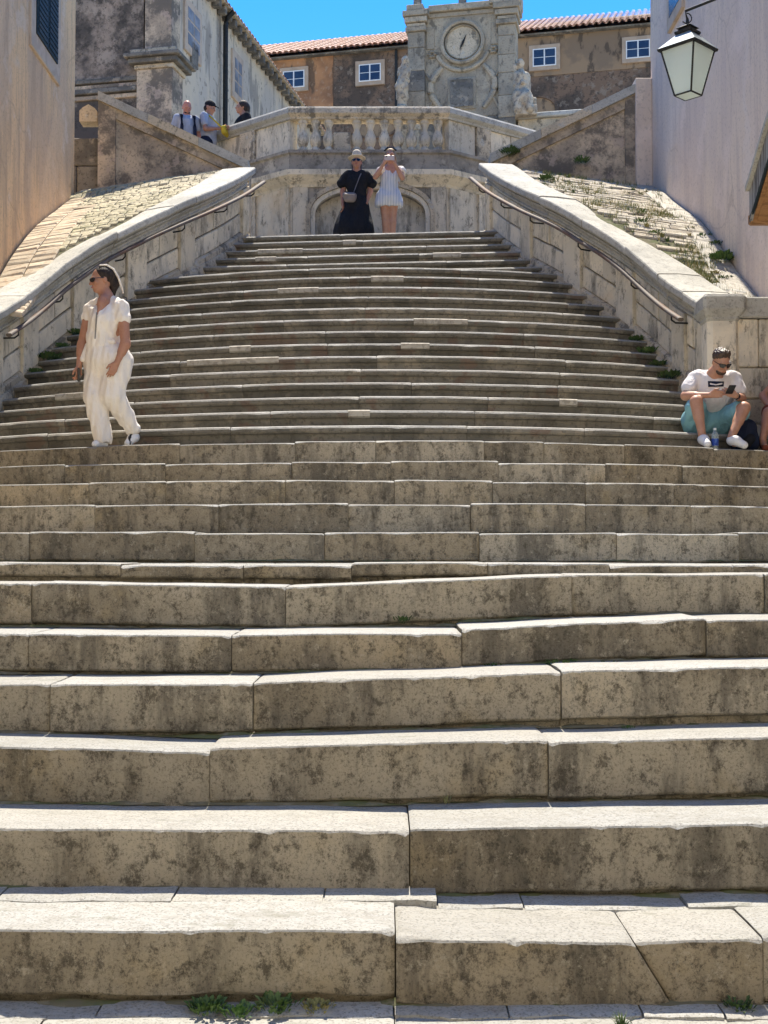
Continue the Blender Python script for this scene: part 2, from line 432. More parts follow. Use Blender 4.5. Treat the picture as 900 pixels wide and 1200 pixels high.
PROF_PLAIN = [(.010, -1.0, 0), (.000, -.72, 0), (.000, -.45, 0), (.000, -.22, 0), (.000, 'a', 0), (.007, 'b', 0), (.026, 'c', 1)]
def step_block(x0, x1, yf, zt, rise, depth, nosed=False, seg=.12, amp=1.0, slant0=0.0, slant1=0.0, name='step_block', mats=None):
    """one stone of a step: front edge yf(X), top zt(X); rings across X"""
    gap = .001 + random.random() * .0016
    n = max(3, int((x1 - x0) / seg))
    xs = [x0 + gap, x0 + gap + .012] + [x0 + gap + .012 + (x1 - x0 - 2 * gap - .024) * k / n for k in range(1, n)] + [x1 - gap - .012, x1 - gap]
    sd_ = random.random() * 100
    lip = random.uniform(-.006, .006) * amp
    rings, mi_ring = [], None
    for ri, x in enumerate(xs):
        end = ri in (0, len(xs) - 1)
        e = .004 if end else 0.0
        chip = max(0.0, nz(x * 7, sd_) - .42) * .02 * amp + max(0.0, nz(x * 33, sd_ + 5) - .25) * .020 * amp + max(0.0, nz(x * 75, sd_ + 7) - .1) * .006 * amp
        if ri in (1, len(xs) - 2): chip += random.random() * .010 * amp
        zz = zt(x) + nz(x * 2.3, sd_ + 9) * .004 * amp
        yy = yf(x) + lip + nz(x * 1.9, sd_ + 3) * .006 * amp + nz(x * 17, sd_ + 3) * .0025 * amp
        if nosed:
            pr = [(.045, -rise - .05, 0), (.045, -.085, 0), (.040, -.074, 0), (.012, -.066, 0), (.001, -.050, 0), (.0, -.024 - chip, 0), (.012 + chip, -.007 - chip * .4, 1), (.036 + chip, 0, 1)]
        else:
            uc = .012 + .012 * max(0.0, nz(x * 5, sd_ + 2) + .4)
            pr = [(.045, -rise - .05, 0), (.040, -rise + .035, 0), (.008, -rise + .035 + uc * .5, 0), (.0, -rise + .035 + uc, 0), (.0, -rise * .5, 0), (.0, -rise * .25, 0), (.0, -.022 - chip, 0), (.0, -.009 - chip, 0), (.003 + chip * .7, -.0035 - chip * .5, 1), (.013 + chip * 1.2, 0, 1)]
        pr += [(depth * .3, 0, 1), (depth * .65, 0, 1), (depth, 0, 1), (depth, -rise - .05, 1)]
        ring = []
        for (dy, dz, _) in pr:
            sl = 0.0
            if slant0 or slant1:
                t = (x - x0) / (x1 - x0)
                sl = (slant0 * (1 - t) + slant1 * t) * min(1, max(0, -dz / rise))
            fr = 0.0 if dy > .02 else (nz(x * 6, sd_, dz * 9) * .006 + nz(x * 22, sd_, dz * 30) * .004) * amp if (dz < -.03 and dy < .05 and dz > -rise) else 0.0
            tp = nz(x * 3, sd_ + 4, dy * 4) * .005 * amp if (dz == 0 and dy > .05) else 0.0
            ring.append((x + sl, yy + dy + fr + (e if dy < .1 else 0), zz + dz + tp - (e if dz > -.1 else 0)))
        rings.append(ring)
        mi_ring = [p[2] for p in pr]
    k = len(rings[0])
    vs = [p for r in rings for p in r]
    fs, ms = [], []
    for i in range(len(rings) - 1):
        for j in range(k):
            j2 = (j + 1) % k
            fs.append((i*k+j, (i+1)*k+j, (i+1)*k+j2, i*k+j2)); ms.append(1 if (mi_ring[j] == 1 or (mi_ring[j2] == 1 and j2 != 0)) and j < k - 1 and j2 != 0 else 0)
    fs.append(tuple(range(k - 1, -1, -1))); ms.append(0)
    fs.append(tuple((len(rings)-1)*k + j for j in range(k))); ms.append(0)
    mb = MB().add(vs, fs, ms, True)
    return mb.build(name, mats or [RISER, TREAD], stairs, 24)

# ---- lower flights: measured blocks (photo px: x0, y0, x1, y1) of each course
LD = {1: 3.75, 2: 4.20, 3: 4.60, 4: 4.92, 5: 5.30, 6: 5.75, 7: 6.15, 8: 8.65, 9: 9.35, 10: 10.0, 11: 10.6, 12: 11.2}
LB = {7: .008, 8: .04, 9: .05, 10: .058, 11: .066, 12: .072}
LBLK = {
 1: [(-900, 1088, -260, 1088), (-260, 1088, 463, 1091), (463, 1098, 740, 1104), (740, 1103, 890, 1100), (890, 1098, 1300, 1098), (1300, 1098, 1800, 1098)],
 2: [(-800, 968, -330, 968), (-330, 968, 480, 972), (480, 970, 1150, 960), (1150, 960, 1750, 960)],
 3: [(-750, 870, -150, 870), (-150, 870, 247, 880), (247, 876, 641, 866), (641, 868, 1120, 858), (1120, 858, 1650, 858)],
 4: [(-700, 800, -250, 800), (-250, 800, 60, 801), (60, 801, 297, 800), (297, 800, 657, 787), (657, 785, 1040, 778), (1040, 778, 1550, 778)],
 5: [(-650, 742, -230, 742), (-230, 742, 35, 742), (35, 742, 272, 744), (272, 743, 541, 741), (541, 736, 827, 724), (827, 726, 1130, 723), (1130, 722, 1500, 722)],
 6: [(-550, 682, -220, 682), (-220, 682, 38, 683), (38, 682, 335, 687), (335, 687, 670, 673), (670, 673, 895, 672), (895, 672, 1180, 672), (1180, 672, 1450, 672)],
}
LJ = {7: (660, [-720, -420, -180, -20, 141, 285, 412, 572, 715, 862, 1010, 1250, 1500]),
      8: (624, [-380, -160, 25, 227, 380, 562, 727, 880, 1060, 1250]),
      9: (590.5, [-350, -140, 104, 255, 408, 552, 690, 822, 985, 1200]),
      10: (563.5, [-320, -120, 93, 190, 334, 462, 578, 690, 802, 960, 1150]),
      11: (541, [-300, -110, 58, 188, 341, 458, 585, 716, 815, 960, 1120]),
      12: (517.5, [-260, -70, 98, 205, 345, 440, 568, 640, 741, 860, 985, 1100])}

def front(d, bow, skew):
    return lambda X: d + bow * (X - XC) ** 2 + skew * (X - XC)

LH = {}
for n in range(1, 7):
    LH[n] = H(sum(b[1] + b[3] for b in LBLK[n]) / (2 * len(LBLK[n])), LD[n])
for n in range(7, 13):
    LH[n] = H(LJ[n][0], LD[n])
LH[0], LD[0] = LH[1] - .205, 3.22
LH[-1], LD[-1] = .175, 2.72

for n in (-1, 0):                                   # the two courses under the camera's view
    x = -4.6
    d = LD[n]
    while x < 4.6:
        w = random.uniform(.55, 1.1)
        zj = random.uniform(-.006, .006)
        step_block(x, min(x + w, 4.7), front(d, 0, 0), lambda X, n=n, zj=zj: LH[n] + zj, LH[n] - (0 if n == -1 else LH[-1]), LD[n+1] - d + .10, seg=.07)
        x += w
for n in range(1, 7):
    d = LD[n]
    for bi, (xa, ya, xb, yb) in enumerate(LBLK[n]):
        Xa, Xb = (xa - 450) / F * d, (xb - 450) / F * d
        Xa, Xb = max(Xa, -4.64) , min(Xb, 4.64)
        if Xb - Xa < .05: continue
        za, zb = H(ya, d), H(yb, d)
        sk = (bi - len(LBLK[n]) / 2) * .004 * random.uniform(-1, 1)
        sl = {(1, 2): (0, .14), (1, 3): (.14, 0)}.get((n, bi), (0, 0))
        step_block(Xa, Xb, lambda X, d=d, sk=sk: d + sk, lambda X, za=za, zb=zb, Xa=Xa, Xb=Xb: za + (zb - za) * min(1, max(0, (X - Xa) / max(.01, (Xb - Xa)))),
                   LH[n] - LH[n-1] + .03, (LD[n+1] - d + .14), seg=.028, slant0=sl[0], slant1=sl[1], amp=1.1)
def top_z(n, X):
    if n in LBLK:
        for (xa, ya, xb, yb) in LBLK[n]:
            Xa, Xb = (xa - 450) / F * LD[n], (xb - 450) / F * LD[n]
            if Xa <= X <= Xb: return H(ya + (yb - ya) * (X - Xa) / (Xb - Xa), LD[n])
    return LH[n]
# thin flags laid at the back of the first treads
for n, dep in ((1, .15), (0, .10)):
    x = -3.2
    while x < 3.2:
        w = random.uniform(.22, .62)
        m = MB(); zt = max(top_z(n, x + .05), top_z(n, x + w - .05)) + .006
        y1 = LD[n+1] + .02; y0 = y1 - dep - random.uniform(0, .03)
        k = max(3, int(w / .03)); vs = []
        for i in range(k + 1):
            X = x + .003 + (w - .006) * i / k
            a = y0 + nz(X * 7, n) * .03 + nz(X * 23, n) * .012; zz = zt + nz(X * 5, n + 3) * .006
            vs += [(X, a, LH[n] - .03), (X, a + .003, zz - .006), (X, a + .014, zz), (X, y1, zz + .003), (X, y1, LH[n] - .03)]
        fs = []
        for i in range(k):
            for j in range(5):
                fs.append((i*5+j, (i+1)*5+j, (i+1)*5+(j+1) % 5, i*5+(j+1) % 5))
        fs += [(4, 3, 2, 1, 0), tuple(k*5+j for j in range(5))]
        m.add(vs, fs, 0, True); m.build('tread_flag', TREAD, stairs, 45)
        x += w
# the landing between the two lower flights
for r in range(7):
    y0 = LD[7] + .45 + r * .46
    x = -4.64
    while x < 4.6:
        w = random.uniform(.5, 1.1)
        MB().box((x + .003, y0 + .003, LH[7] - .15), (min(x + w, 4.64) - .003, y0 + .457, LH[7] - .010 + random.uniform(-.004, .004)), 0, .008).build('landing_slab', TREAD, stairs)
        x += w
for n in range(7, 13):
    y, joints = LJ[n]; d = LD[n]
    bow, skew = LB[n], -.012 * (n - 7)
    nxt = {12: 11.75, 7: LD[7] + .08}.get(n, LD.get(n + 1))
    for xa, xb in zip(joints[:-1], joints[1:]):
        Xa, Xb = max((xa - 450) / F * d, -5.2), min((xb - 450) / F * d, 4.9)
        if Xb - Xa < .05: continue
        zj = random.uniform(-.008, .008); tl = random.uniform(-.008, .008)
        step_block(Xa, Xb, front(d, bow, skew), lambda X, z=LH[n] + zj, tl=tl, Xa=Xa: z + tl * (X - Xa), LH[n] - LH[n-1] + .04, nxt - d + .42, seg=.08, amp=1.0)

# ---- plan curves of the two parapets (X, Y, height of the step line)
RP = [(1.55, 18.75, 4.77), (1.72, 17.9, 4.33), (1.98, 16.95, 3.86), (2.24, 16.15, 3.47), (2.56, 15.62, 3.08), (2.86, 15.15, 2.73), (3.09, 14.65, 2.36), (3.25, 14.05, 1.99), (3.35, 13.55, 1.75), (3.42, 13.1, 1.55)]
LP = [(-2.07, 18.95, 4.77), (-2.27, 18.1, 4.33), (-2.58, 17.25, 3.88), (-2.93, 16.62, 3.50), (-3.28, 16.15, 3.16), (-3.60, 15.75, 2.85), (-3.85, 15.40, 2.55), (-4.05, 15.08, 2.27), (-4.2, 14.67, 1.99), (-4.3, 14.15, 1.73), (-4.36, 13.6, 1.5), (-4.4, 12.95, 1.3)]

class Curve:
    def __init__(s, pts, side):
        s.side = side
        P_ = [Vector(p) for p in pts]
        P_ = [P_[0] * 2 - P_[1]] + P_ + [P_[-1] * 2 - P_[-2]]
        out = []
        for i in range(1, len(P_) - 2):
            a, b, c, d = P_[i-1:i+3]
            for k in range(14):
                t = k / 14
                out.append(.5 * ((2*b) + (c-a)*t + (2*a-5*b+4*c-d)*t*t + (3*b-a-3*c+d)*t**3))
        out.append(P_[-2])
        s.p = np.array([tuple(v) for v in out])
        for _ in range(6):                              # fair the line
            s.p[1:-1] = .25 * s.p[:-2] + .5 * s.p[1:-1] + .25 * s.p[2:]
        seg = np.hypot(np.diff(s.p[:, 0]), np.diff(s.p[:, 1]))
        s.s = np.concatenate([[0], np.cumsum(seg)])
        s.L = s.s[-1]
    def at(s, t):
        t = min(max(t, 0), s.L)
        x, y, z = (np.interp(t, s.s, s.p[:, k]) for k in range(3))
        e = .05
        ax, ay = (np.interp(min(t + e, s.L), s.s, s.p[:, k]) - np.interp(max(t - e, 0), s.s, s.p[:, k]) for k in (0, 1))
        l = math.hypot(ax, ay); ax, ay = ax / l, ay / l
        nx, ny = (ay, -ax) if s.side > 0 else (-ay, ax)     # towards the stairs
        return x, y, z + CZ, nx, ny
    def xy(s, Y):                                       # X of the wall at a given Y
        o = np.argsort(s.p[:, 1])
        return float(np.interp(Y, s.p[o, 1], s.p[o, 0]))
    def zy(s, Y):
        o = np.argsort(s.p[:, 1])
        return float(np.interp(Y, s.p[o, 1], s.p[o, 2])) + CZ
CR, CL = Curve(RP, 1), Curve(LP, -1)

def sweep(c, s0, s1, prof, seg=.12, rough=0.0, mb=None, mi=0):
    n = max(1, int((s1 - s0) / seg))
    vs, fs, k = [], [], len(prof)
    sd_ = random.random() * 50
    for i in range(n + 1):
        t = s0 + (s1 - s0) * i / n
        x, y, z, nx, ny = c.at(t)
        for (a, b) in prof:
            r = nz(t * 5, b * 6, sd_ + a * 6) * rough
            vs.append((x + nx * (a + r), y + ny * (a + r), z + b + r * .7))
    fl = (c.side > 0)
    for i in range(n):
        for j in range(k):
            q = (i*k+j, (i+1)*k+j, (i+1)*k+(j+1) % k, i*k+(j+1) % k)
            fs.append(q if fl else q[::-1])
    a, b = tuple(range(k-1, -1, -1)), tuple(n*k + j for j in range(k))
    fs += [a, b] if fl else [a[::-1], b[::-1]]
    mb = mb or MB()
    return mb.add(vs, fs, mi, True)

# ---- the upper, nosed flights
US = []
RISE = .185
uy = [498, 480.7, 464.1, 448.1, 432, 416.6, 402, 387.2, 373.2, 360, 347.5, 335.8, 323.6, 313.1]
h12 = LH[12] - CZ
for k, y in enumerate(uy):
    h = h12 + RISE * (k + 1)
    US.append((h / slope(y), .075, -.06, h))
sy = [None, 307.3, 298.3, 289.4, 281, 273.2]
for k, y in enumerate(sy):
    h = h12 + RISE * (15 + k)
    d = h / slope(y) if y else None
    US.append([d, .004, -.10, h])
US[14][0] = US[15][0] - .35
LAND_Z = CZ + US[-1][3]
for k, (d, bow, skew, h) in enumerate(US):
    yf = front(d, bow, skew)
    xr, xl = 2.5, -3.0
    for _ in range(12):
        xr = .5 * xr + .5 * CR.xy(yf(xr)); xl = .5 * xl + .5 * CL.xy(yf(xl))
    xr, xl = xr + .10, xl - .10
    if k < 2: xr = 4.08
    nd = (US[k+1][0] - d) if k + 1 < len(US) else .45
    depth = nd + (.16 if k != 13 else .5)
    x = xl
    while x < xr - .02:
        w = random.uniform(1.1, 2.4)
        if xr - (x + w) < .6: w = xr - x
        zj = random.uniform(-.003, .003)
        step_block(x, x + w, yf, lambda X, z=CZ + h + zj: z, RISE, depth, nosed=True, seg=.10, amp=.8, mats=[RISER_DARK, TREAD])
        x += w
    if k in (2, 5, 6, 8, 11, 12, 16, 17, 18, 1, 3):    # pale repair pieces let into the nosings
        for q in range(random.choice((1, 1, 2))):
            px = random.uniform(xl + .6, xr - 1.0); pw = random.uniform(.18, .55)
            if k < 3: px = min(px, 2.2)
            zz = CZ + h + .003
            vs = []
            for i in range(6):
                X = px + pw * i / 5; Y = yf(X) - .004
                vs += [(X, Y + .03, zz - .075), (X, Y, zz - .06), (X, Y - .001, zz - .012), (X, Y + .012, zz), (X, Y + .10, zz)]
            fs = [(i*5+j, i*5+5+j, i*5+6+j, i*5+1+j) for i in range(5) for j in range(4)]
            fs += [(4, 3, 2, 1, 0), (25, 26, 27, 28, 29)]
            MB().add(vs, fs, 0, True).build('repair_stone', PATCH, stairs, 45)
# top landing floor
x = -2.7
yl = US[-1][0] + .40
for r in range(5):
    x = -3.0
    while x < 2.6:
        w = random.uniform(.6, 1.1)
        MB().box((x + .003, yl + r * .5 + .003, LAND_Z - .2), (min(x + w, 2.6) - .003, yl + r * .5 + .497, LAND_Z - .004), 0, .006).build('landing_slab', TREAD, stairs)
        x += w

# ================================================================== parapets along the stairs
def parapet(c, label, pil, first, cuts):
    root = empty('stair_parapet', (float(c.p[-1, 0]), float(c.p[-1, 1]), CZ + float(c.p[-1, 2])))
    tag(root, label, 'parapet', 'stone parapets of the stairs')
    inv = Matrix.Translation(-root.location)
    def B(mb, name, mat, sharp=38, parent=root):
        mb.v = [tuple(inv @ Vector(v)) for v in mb.v]
        return mb.build(name, mat, parent, sharp)
    B(sweep(c, 0, c.L, [(-.40, -.9), (-.02, -.9), (-.02, .85), (-.40, .85)], .15), 'wall_core', DARKSTONE)
    # sloping base course in pieces
    s = 0
    while s < c.L - .05:
        e = min(c.L, s + random.uniform(.9, 1.5))
        if c.L - e < .3: e = c.L
        B(sweep(c, s + .004, e - .004, [(-.02, -.7), (.085, -.7), (.085, .05), (.075, .075), (.055, .085), (.052, .15), (.03, .17), (-.02, .19)], .12, .006), 'base_course', GREY)
        s = e
    # pilasters and, between them, two courses of panel blocks
    edges = [0] + [v for p in pil for v in (p - .16, p + .16)] + [c.L]
    for p in pil:
        B(sweep(c, p - .155, p + .155, [(-.02, .12), (.055, .12), (.060, .20), (.060, .795), (-.02, .797)], .10, .004), 'pilaster', CREAM)
    for a, b in zip(edges[0::2], edges[1::2]):
        if b - a < .12: continue
        nb = max(1, round((b - a) / random.uniform(.75, 1.2)))
        for r, (z0, z1) in enumerate(((.185, .45), (.466, .79))):
            js = sorted([a, b] + [a + (b - a) * (q + 1 + random.uniform(-.2, .2)) / (nb + r % 2) for q in range(nb + r % 2 - 1)])
            for u, v in zip(js[:-1], js[1:]):
                if v - u < .05: continue
                pr = random.uniform(.010, .028)
                B(sweep(c, u + .009, v - .009, [(-.03, z0), (pr - .008, z0 + .004), (pr, z0 + .014), (pr, z1 - .014), (pr - .008, z1 - .004), (-.03, z1)], .10, .005), 'panel_block', CREAM)
    # coping stones
    js = [0] + list(cuts) + [c.L]
    for i, (u, v) in enumerate(zip(js[:-1], js[1:])):
        dz = random.uniform(-.012, .012); dn = random.uniform(-.006, .008)
        pr = [(-.44, .80), (.0, .80), (.035, .805), (.045, .835), (.03, .85), (.03, .875), (.055, .885), (.085, .915), (.09, .94), (.075, .945), (.12, .962), (.150, .985), (.158, 1.00), (.158, 1.060), (.150, 1.076), (.135, 1.082), (-.10, 1.092), (-.36, 1.088), (-.44, 1.05)]
        B(sweep(c, u + .003, v - .003, [(a + dn, b + dz * (b > .9)) for a, b in pr], .07, .010), 'coping_stone', COPE, 22)
    return root

par_r = parapet(CR, 'curved stone parapet with moulded coping on the right of the stairs', [.10, 1.75, 3.0, 3.95, 5.15, 5.75], 0, [1.65, 2.45, 3.3, 4.1, 4.85, 5.5])
par_l = parapet(CL, 'curved stone parapet with moulded coping on the left of the stairs', [.12, 2.0, 2.95, 3.8, 4.7, 5.5, 6.3], 0, [1.95, 2.4, 3.35, 4.0, 5.0, 5.9, 6.5])

# end pier of the right parapet and the short wall beside it
pz = H(349, 13.1)
px0 = 3.46
pier = empty('parapet_pier', (px0, 13.1, LH[12]))
tag(pier, 'square stone pier with moulded cap ending the right parapet behind seated man', 'pier')
def pier_ring(hw, z, ch=.03):
    return [(-hw + ch, -hw, z), (hw - ch, -hw, z), (hw, -hw + ch, z), (hw, hw - ch, z), (hw - ch, hw, z), (-hw + ch, hw, z), (-hw, hw - ch, z), (-hw, -hw + ch, z)]
def stack(rings):
    vs = [p for r in rings for p in r]; n = len(rings[0])
    fs = [tuple(range(n-1, -1, -1)), tuple((len(rings)-1)*n + j for j in range(n))]
    for i in range(len(rings) - 1):
        for j in range(n):
            fs.append((i*n+j, i*n+(j+1) % n, (i+1)*n+(j+1) % n, (i+1)*n+j))
    return MB().add(vs, fs, 0, False)
hz = pz - LH[12]
stack([pier_ring(.165, 0, .05), pier_ring(.165, hz - .27, .05)]).build('shaft', CREAM, pier)
stack([pier_ring(.165, hz - .27, .05), pier_ring(.178, hz - .25, .05), pier_ring(.178, hz - .23, .05), pier_ring(.19, hz - .21), pier_ring(.218, hz - .15), pier_ring(.222, hz - .03), pier_ring(.20, hz, .02)]).build('cap', COPE, pier)
stack([pier_ring(.20, 0), pier_ring(.20, .34), pier_ring(.18, .38)]).build('base', GREY, pier)
wl_ = empty('pier_wall', (3.88, 13.1, LH[12]))
tag(wl_, 'broad weathered block wall between the pier and the pink house', 'wall')
rows = [0, .34, .60, .92, hz - .24, hz - .02]
for r in range(5):
    xs = [-.28, (-.06, .05, -.02)[r % 3], .24] if r % 2 else [-.28, .24]
    for a, b in zip(xs[:-1], xs[1:]):
        pr_w = -.13 + random.uniform(-.012, .012) - (.03 if r == 4 else 0)
        MB().box((a + .003, pr_w, rows[r] + .003), (b - .003, .25, rows[r+1] - .003), 0, .014).build('wall_block', (CREAM, GREY, CREAM, CREAM, COPE)[r], wl_)

# handrails on iron brackets
def handrail(c, s0, s1, label, ext):
    root = empty('handrail', (float(c.at(s1)[0]), float(c.at(s1)[1]), float(c.at(s1)[2])))
    tag(root, label, 'handrail', 'handrails along the parapets')
    inv = Matrix.Translation(-root.location)
    def at(s, n, z):
        x, y, zz, nx, ny = c.at(s)
        return Vector((x + nx * n, y + ny * n, zz + z))
    pts = [at(s0 + (s1 - s0) * i / 60, .215, .80) for i in range(61)]
    pts = [pts[0] + (pts[0] - pts[1]).normalized() * ext] + pts
    # flat bar with a rounded top
    vs, fs, pr = [], [], [(-.034, -.010), (-.034, .010), (-.020, .022), (.020, .022), (.034, .010), (.034, -.010), (.014, -.022), (-.014, -.022)]
    for i, p in enumerate(pts):
        t = (pts[min(i+1, len(pts)-1)] - pts[max(i-1, 0)]).normalized()
        a = t.cross(Vector((0, 0, 1))).normalized(); b = a.cross(t)
        for (u, v) in pr: vs.append(inv @ (p + a * u + b * v))
    k = len(pr)
    for i in range(len(pts) - 1):
        for j in range(k): fs.append((i*k+j, i*k+(j+1) % k, (i+1)*k+(j+1) % k, (i+1)*k+j))
    fs += [tuple(range(k-1, -1, -1)), tuple((len(pts)-1)*k + j for j in range(k))]
    MB().add(vs, fs, 0, True).build('rail', RAILMETAL, root, 50)
    n = int((s1 - s0) / 1.0)
    for i in range(n + 1):
        s = s0 + .25 + (s1 - s0 - .5) * i / n
        m = MB(); m.tube([inv @ at(s, .215, .79), inv @ at(s, .215, .73), inv @ at(s, .17, .70), inv @ at(s, .02, .70)], .010, 6)
        m.build('bracket', IRON, root)
    return root
handrail(CR, -.0, CR.L - .42, 'worn iron handrail bracketed to the right parapet', .25)
handrail(CL, -.0, 5.55, 'worn iron handrail bracketed to the left parapet behind woman in white', .25)

# ================================================================== paved banks between parapets and houses
XR_WALL, XL_WALL = 4.12, -4.66
def bank_z(c, X, Y, outer):
    """height of the bank: coping height at the parapet, falling a little towards the house"""
    xi = c.xy(min(max(Y, 12.95), 18.9))
    z = c.zy(min(max(Y, 12.95), 18.9)) + 1.02
    if Y > 18.75: z += (Y - 18.75) * .36
    return z - abs(X - xi) * (.14 if c is CR else .15)
def make_bank(c, name, label, xw, y0, y1):
    root = empty(name, (xw, y0, bank_z(c, xw, y0, xw)))
    tag(root, label, kind='structure')
    m = MB(); vs = []; fs = []
    n, k = 50, 8
    for i in range(n + 1):
        Y = y0 + (y1 - y0) * i / n
        xi = c.xy(min(max(Y, 12.95), 18.9)) + (.30 if c is CR else -.30)
        for j in range(k + 1):
            X = xi + (xw - xi) * j / k
            vs.append(Vector((X, Y, bank_z(c, X, Y, xw) - .02)) - root.location)
    for i in range(n):
        for j in range(k):
            q = (i*(k+1)+j, i*(k+1)+j+1, (i+1)*(k+1)+j+1, (i+1)*(k+1)+j)
            fs.append(q if c is CR else q[::-1])
    m.add(vs, fs, 0, True); m.build('bank_earth', SOIL, root)
    return root
bank_r = make_bank(CR, 'paved_bank', 'sloping bank of split stones and weeds beside the pink house', XR_WALL, 13.05, 19.55)
bank_l = make_bank(CL, 'paved_bank', 'sloping cobbled bank beside the tan house', XL_WALL - .6, 12.8, 19.6)

def tile_on(mb, c, X0, X1, Y0, Y1, dz, jit, xw):
    """a stone lying on the bank: a low box with uneven top"""
    q = [(X0, Y0), (X1, Y0), (X1, Y1), (X0, Y1)]
    lo = [(x, y, bank_z(c, x, y, xw) - .04) for x, y in q]
    i = min(X1 - X0, Y1 - Y0) * .16
    q2 = [(X0 + i, Y0 + i), (X1 - i, Y0 + i), (X1 - i, Y1 - i), (X0 + i, Y1 - i)]
    md = [(x, y, bank_z(c, x, y, xw) + dz * .55) for x, y in q]
    tp = [(x + random.uniform(-1, 1) * jit, y + random.uniform(-1, 1) * jit, bank_z(c, x, y, xw) + dz + random.uniform(-1, 1) * dz * .3) for x, y in q2]
    vs = lo + md + tp
    fs = [(8, 9, 10, 11)] + [(a, (a + 1) % 4, (a + 1) % 4 + 4, a + 4) for a in range(4)] + [(a + 4, (a + 1) % 4 + 4, (a + 1) % 4 + 8, a + 8) for a in range(4)]
    mb.add(vs, fs, 0, False)
def bank_part(mb, root, name, mat, kind='stuff'):
    o = mb.build(name, mat, root)
    o.matrix_parent_inverse = Matrix.Translation(-root.location)
    if kind: o['kind'] = kind
    return o
# right: thin split stones in rows
m = MB(); Y = 13.25
while Y < 19.5:
    dy = random.uniform(.055, .11)
    xi = CR.xy(min(max(Y, 12.95), 18.9)) + .42
    X = xi + random.uniform(0, .2)
    while X < XR_WALL - .12:
        w = random.uniform(.16, .5)
        if random.random() > .06:
            tile_on(m, CR, X, min(X + w, XR_WALL - .06) - .012, Y + nz(X, Y) * .02, Y + dy - .012 + nz(X, Y) * .02, random.uniform(.006, .022), .010, XR_WALL)
        X += w
    Y += dy
bank_part(m, bank_r, 'split_stones', BANKSTONE)
# right: pale edging slabs along the house wall and at the foot of the bank
Y = 13.3
while Y < 19.4:
    w = random.uniform(.5, .95)
    m = MB(); tile_on(m, CR, XR_WALL - .30 - random.uniform(0, .05), XR_WALL - .01, Y, min(Y + w, 19.5) - .01, .038, .005, XR_WALL)
    bank_part(m, bank_r, 'edging_slab', PATCH, None); Y += w
Y = 13.12
for r in range(4):
    X = CR.xy(13.3) + .30
    while X < XR_WALL - .1:
        w = random.uniform(.22, .42)
        m = MB(); tile_on(m, CR, X, min(X + w, XR_WALL - .03) - .01, Y, Y + .28, .042 + .004 * random.random(), .008, XR_WALL)
        bank_part(m, bank_r, 'foot_slab', COPE, None); X += w
    Y += .29
# left: cobbles, and brick courses along the house
m = MB(); Y = 13.0
while Y < 19.5:
    dy = random.uniform(.08, .13)
    xi = CL.xy(min(max(Y, 12.95), 18.9)) - .42
    X = xi
    xe = XL_WALL + (.62 if Y < 17.4 else .10 + max(0, (18.6 - Y)) * .35)
    while X > xe:
        w = random.uniform(.09, .19)
        tile_on(m, CL, X - w + .012, X, Y, Y + dy - .012, random.uniform(.010, .024), .010, XL_WALL)
        X -= w
    Y += dy
bank_part(m, bank_l, 'cobbles', SETT)
for col in range(2):
    Y = 14.2
    while Y < 18.7 - col * .9:
        w = random.uniform(.10, .14)
        X1 = XL_WALL + .02 + .30 * (col + 1); X0 = X1 - .29
        m = MB(); tile_on(m, CL, X0, X1, Y, Y + w - .012, random.uniform(.018, .03), .006, XL_WALL)
        bank_part(m, bank_l, 'paving_brick', BRICK, None); Y += w

# ================================================================== ramp parapets across the top of the banks
TZ = CZ + 6.40                                           # upper terrace level
YR = 19.55
def ramp(pts_top, xo0, xo1, label, side):
    """pts_top: inner and outer (x, y) photo points of the sloping top"""
    a, b = P(*pts_top[0], YR), P(*pts_top[1], YR)
    root = empty('ramp_parapet', (b.x, YR, 4.77 + CZ))
    tag(root, label, 'parapet', 'sloping parapets of the side flights')
    o = root.location
    def B(mb, name, mat, sharp=38):
        mb.v = [tuple(Vector(v) - o) for v in mb.v]
        return mb.build(name, mat, root, sharp)
    k = (b.z - a.z) / (b.x - a.x)
    zt = lambda x, d=0: a.z + (x - a.x) * k - d
    zb = LAND_Z - .6
    xi, xe = a.x, b.x
    s = 1 if side > 0 else -1
    lo, hi = min(xi, xe), max(xi, xe)
    B(MB().prism([(lo, zb), (hi, zb), (hi, zt(hi, .14)), (lo, zt(lo, .14))], 'y', YR, YR + .32), 'wall', RAMP)
    # sloping band under the coping, and base band
    B(MB().prism([(lo, zt(lo, .30)), (hi, zt(hi, .30)), (hi, zt(hi, .14)), (lo, zt(lo, .14))], 'y', YR - .035, YR + .02), 'band', RAMP)
    # coping in stones
    n = 3
    for i in range(n):
        u, v = lo + (hi - lo) * i / n + .003, lo + (hi - lo) * (i + 1) / n - .003
        dz = random.uniform(-.008, .008)
        B(MB().prism([(u, zt(u, .14)), (v, zt(v, .14)), (v, zt(v, 0) + dz), (u, zt(u, 0) + dz)], 'y', YR - .085, YR + .40), 'coping_stone', COPE if i != 1 else GREY)
    # pilaster at the outer end
    pw = .27
    p0, p1 = (xe - pw, xe) if s > 0 else (xe, xe + pw)
    B(MB().prism([(p0, zb), (p1, zb), (p1, zt(p1, .16)), (p0, zt(p0, .16))], 'y', YR - .05, YR + .02), 'pilaster', RAMP)
    return root
ramp_r = ramp([(574, 182), (752, 96)], 0, 0, 'stained sloping parapet rising to the pink house', 1)
ramp_l = ramp([(292, 190), (116, 108)], 0, 0, 'stained sloping parapet rising towards the tan house', -1)
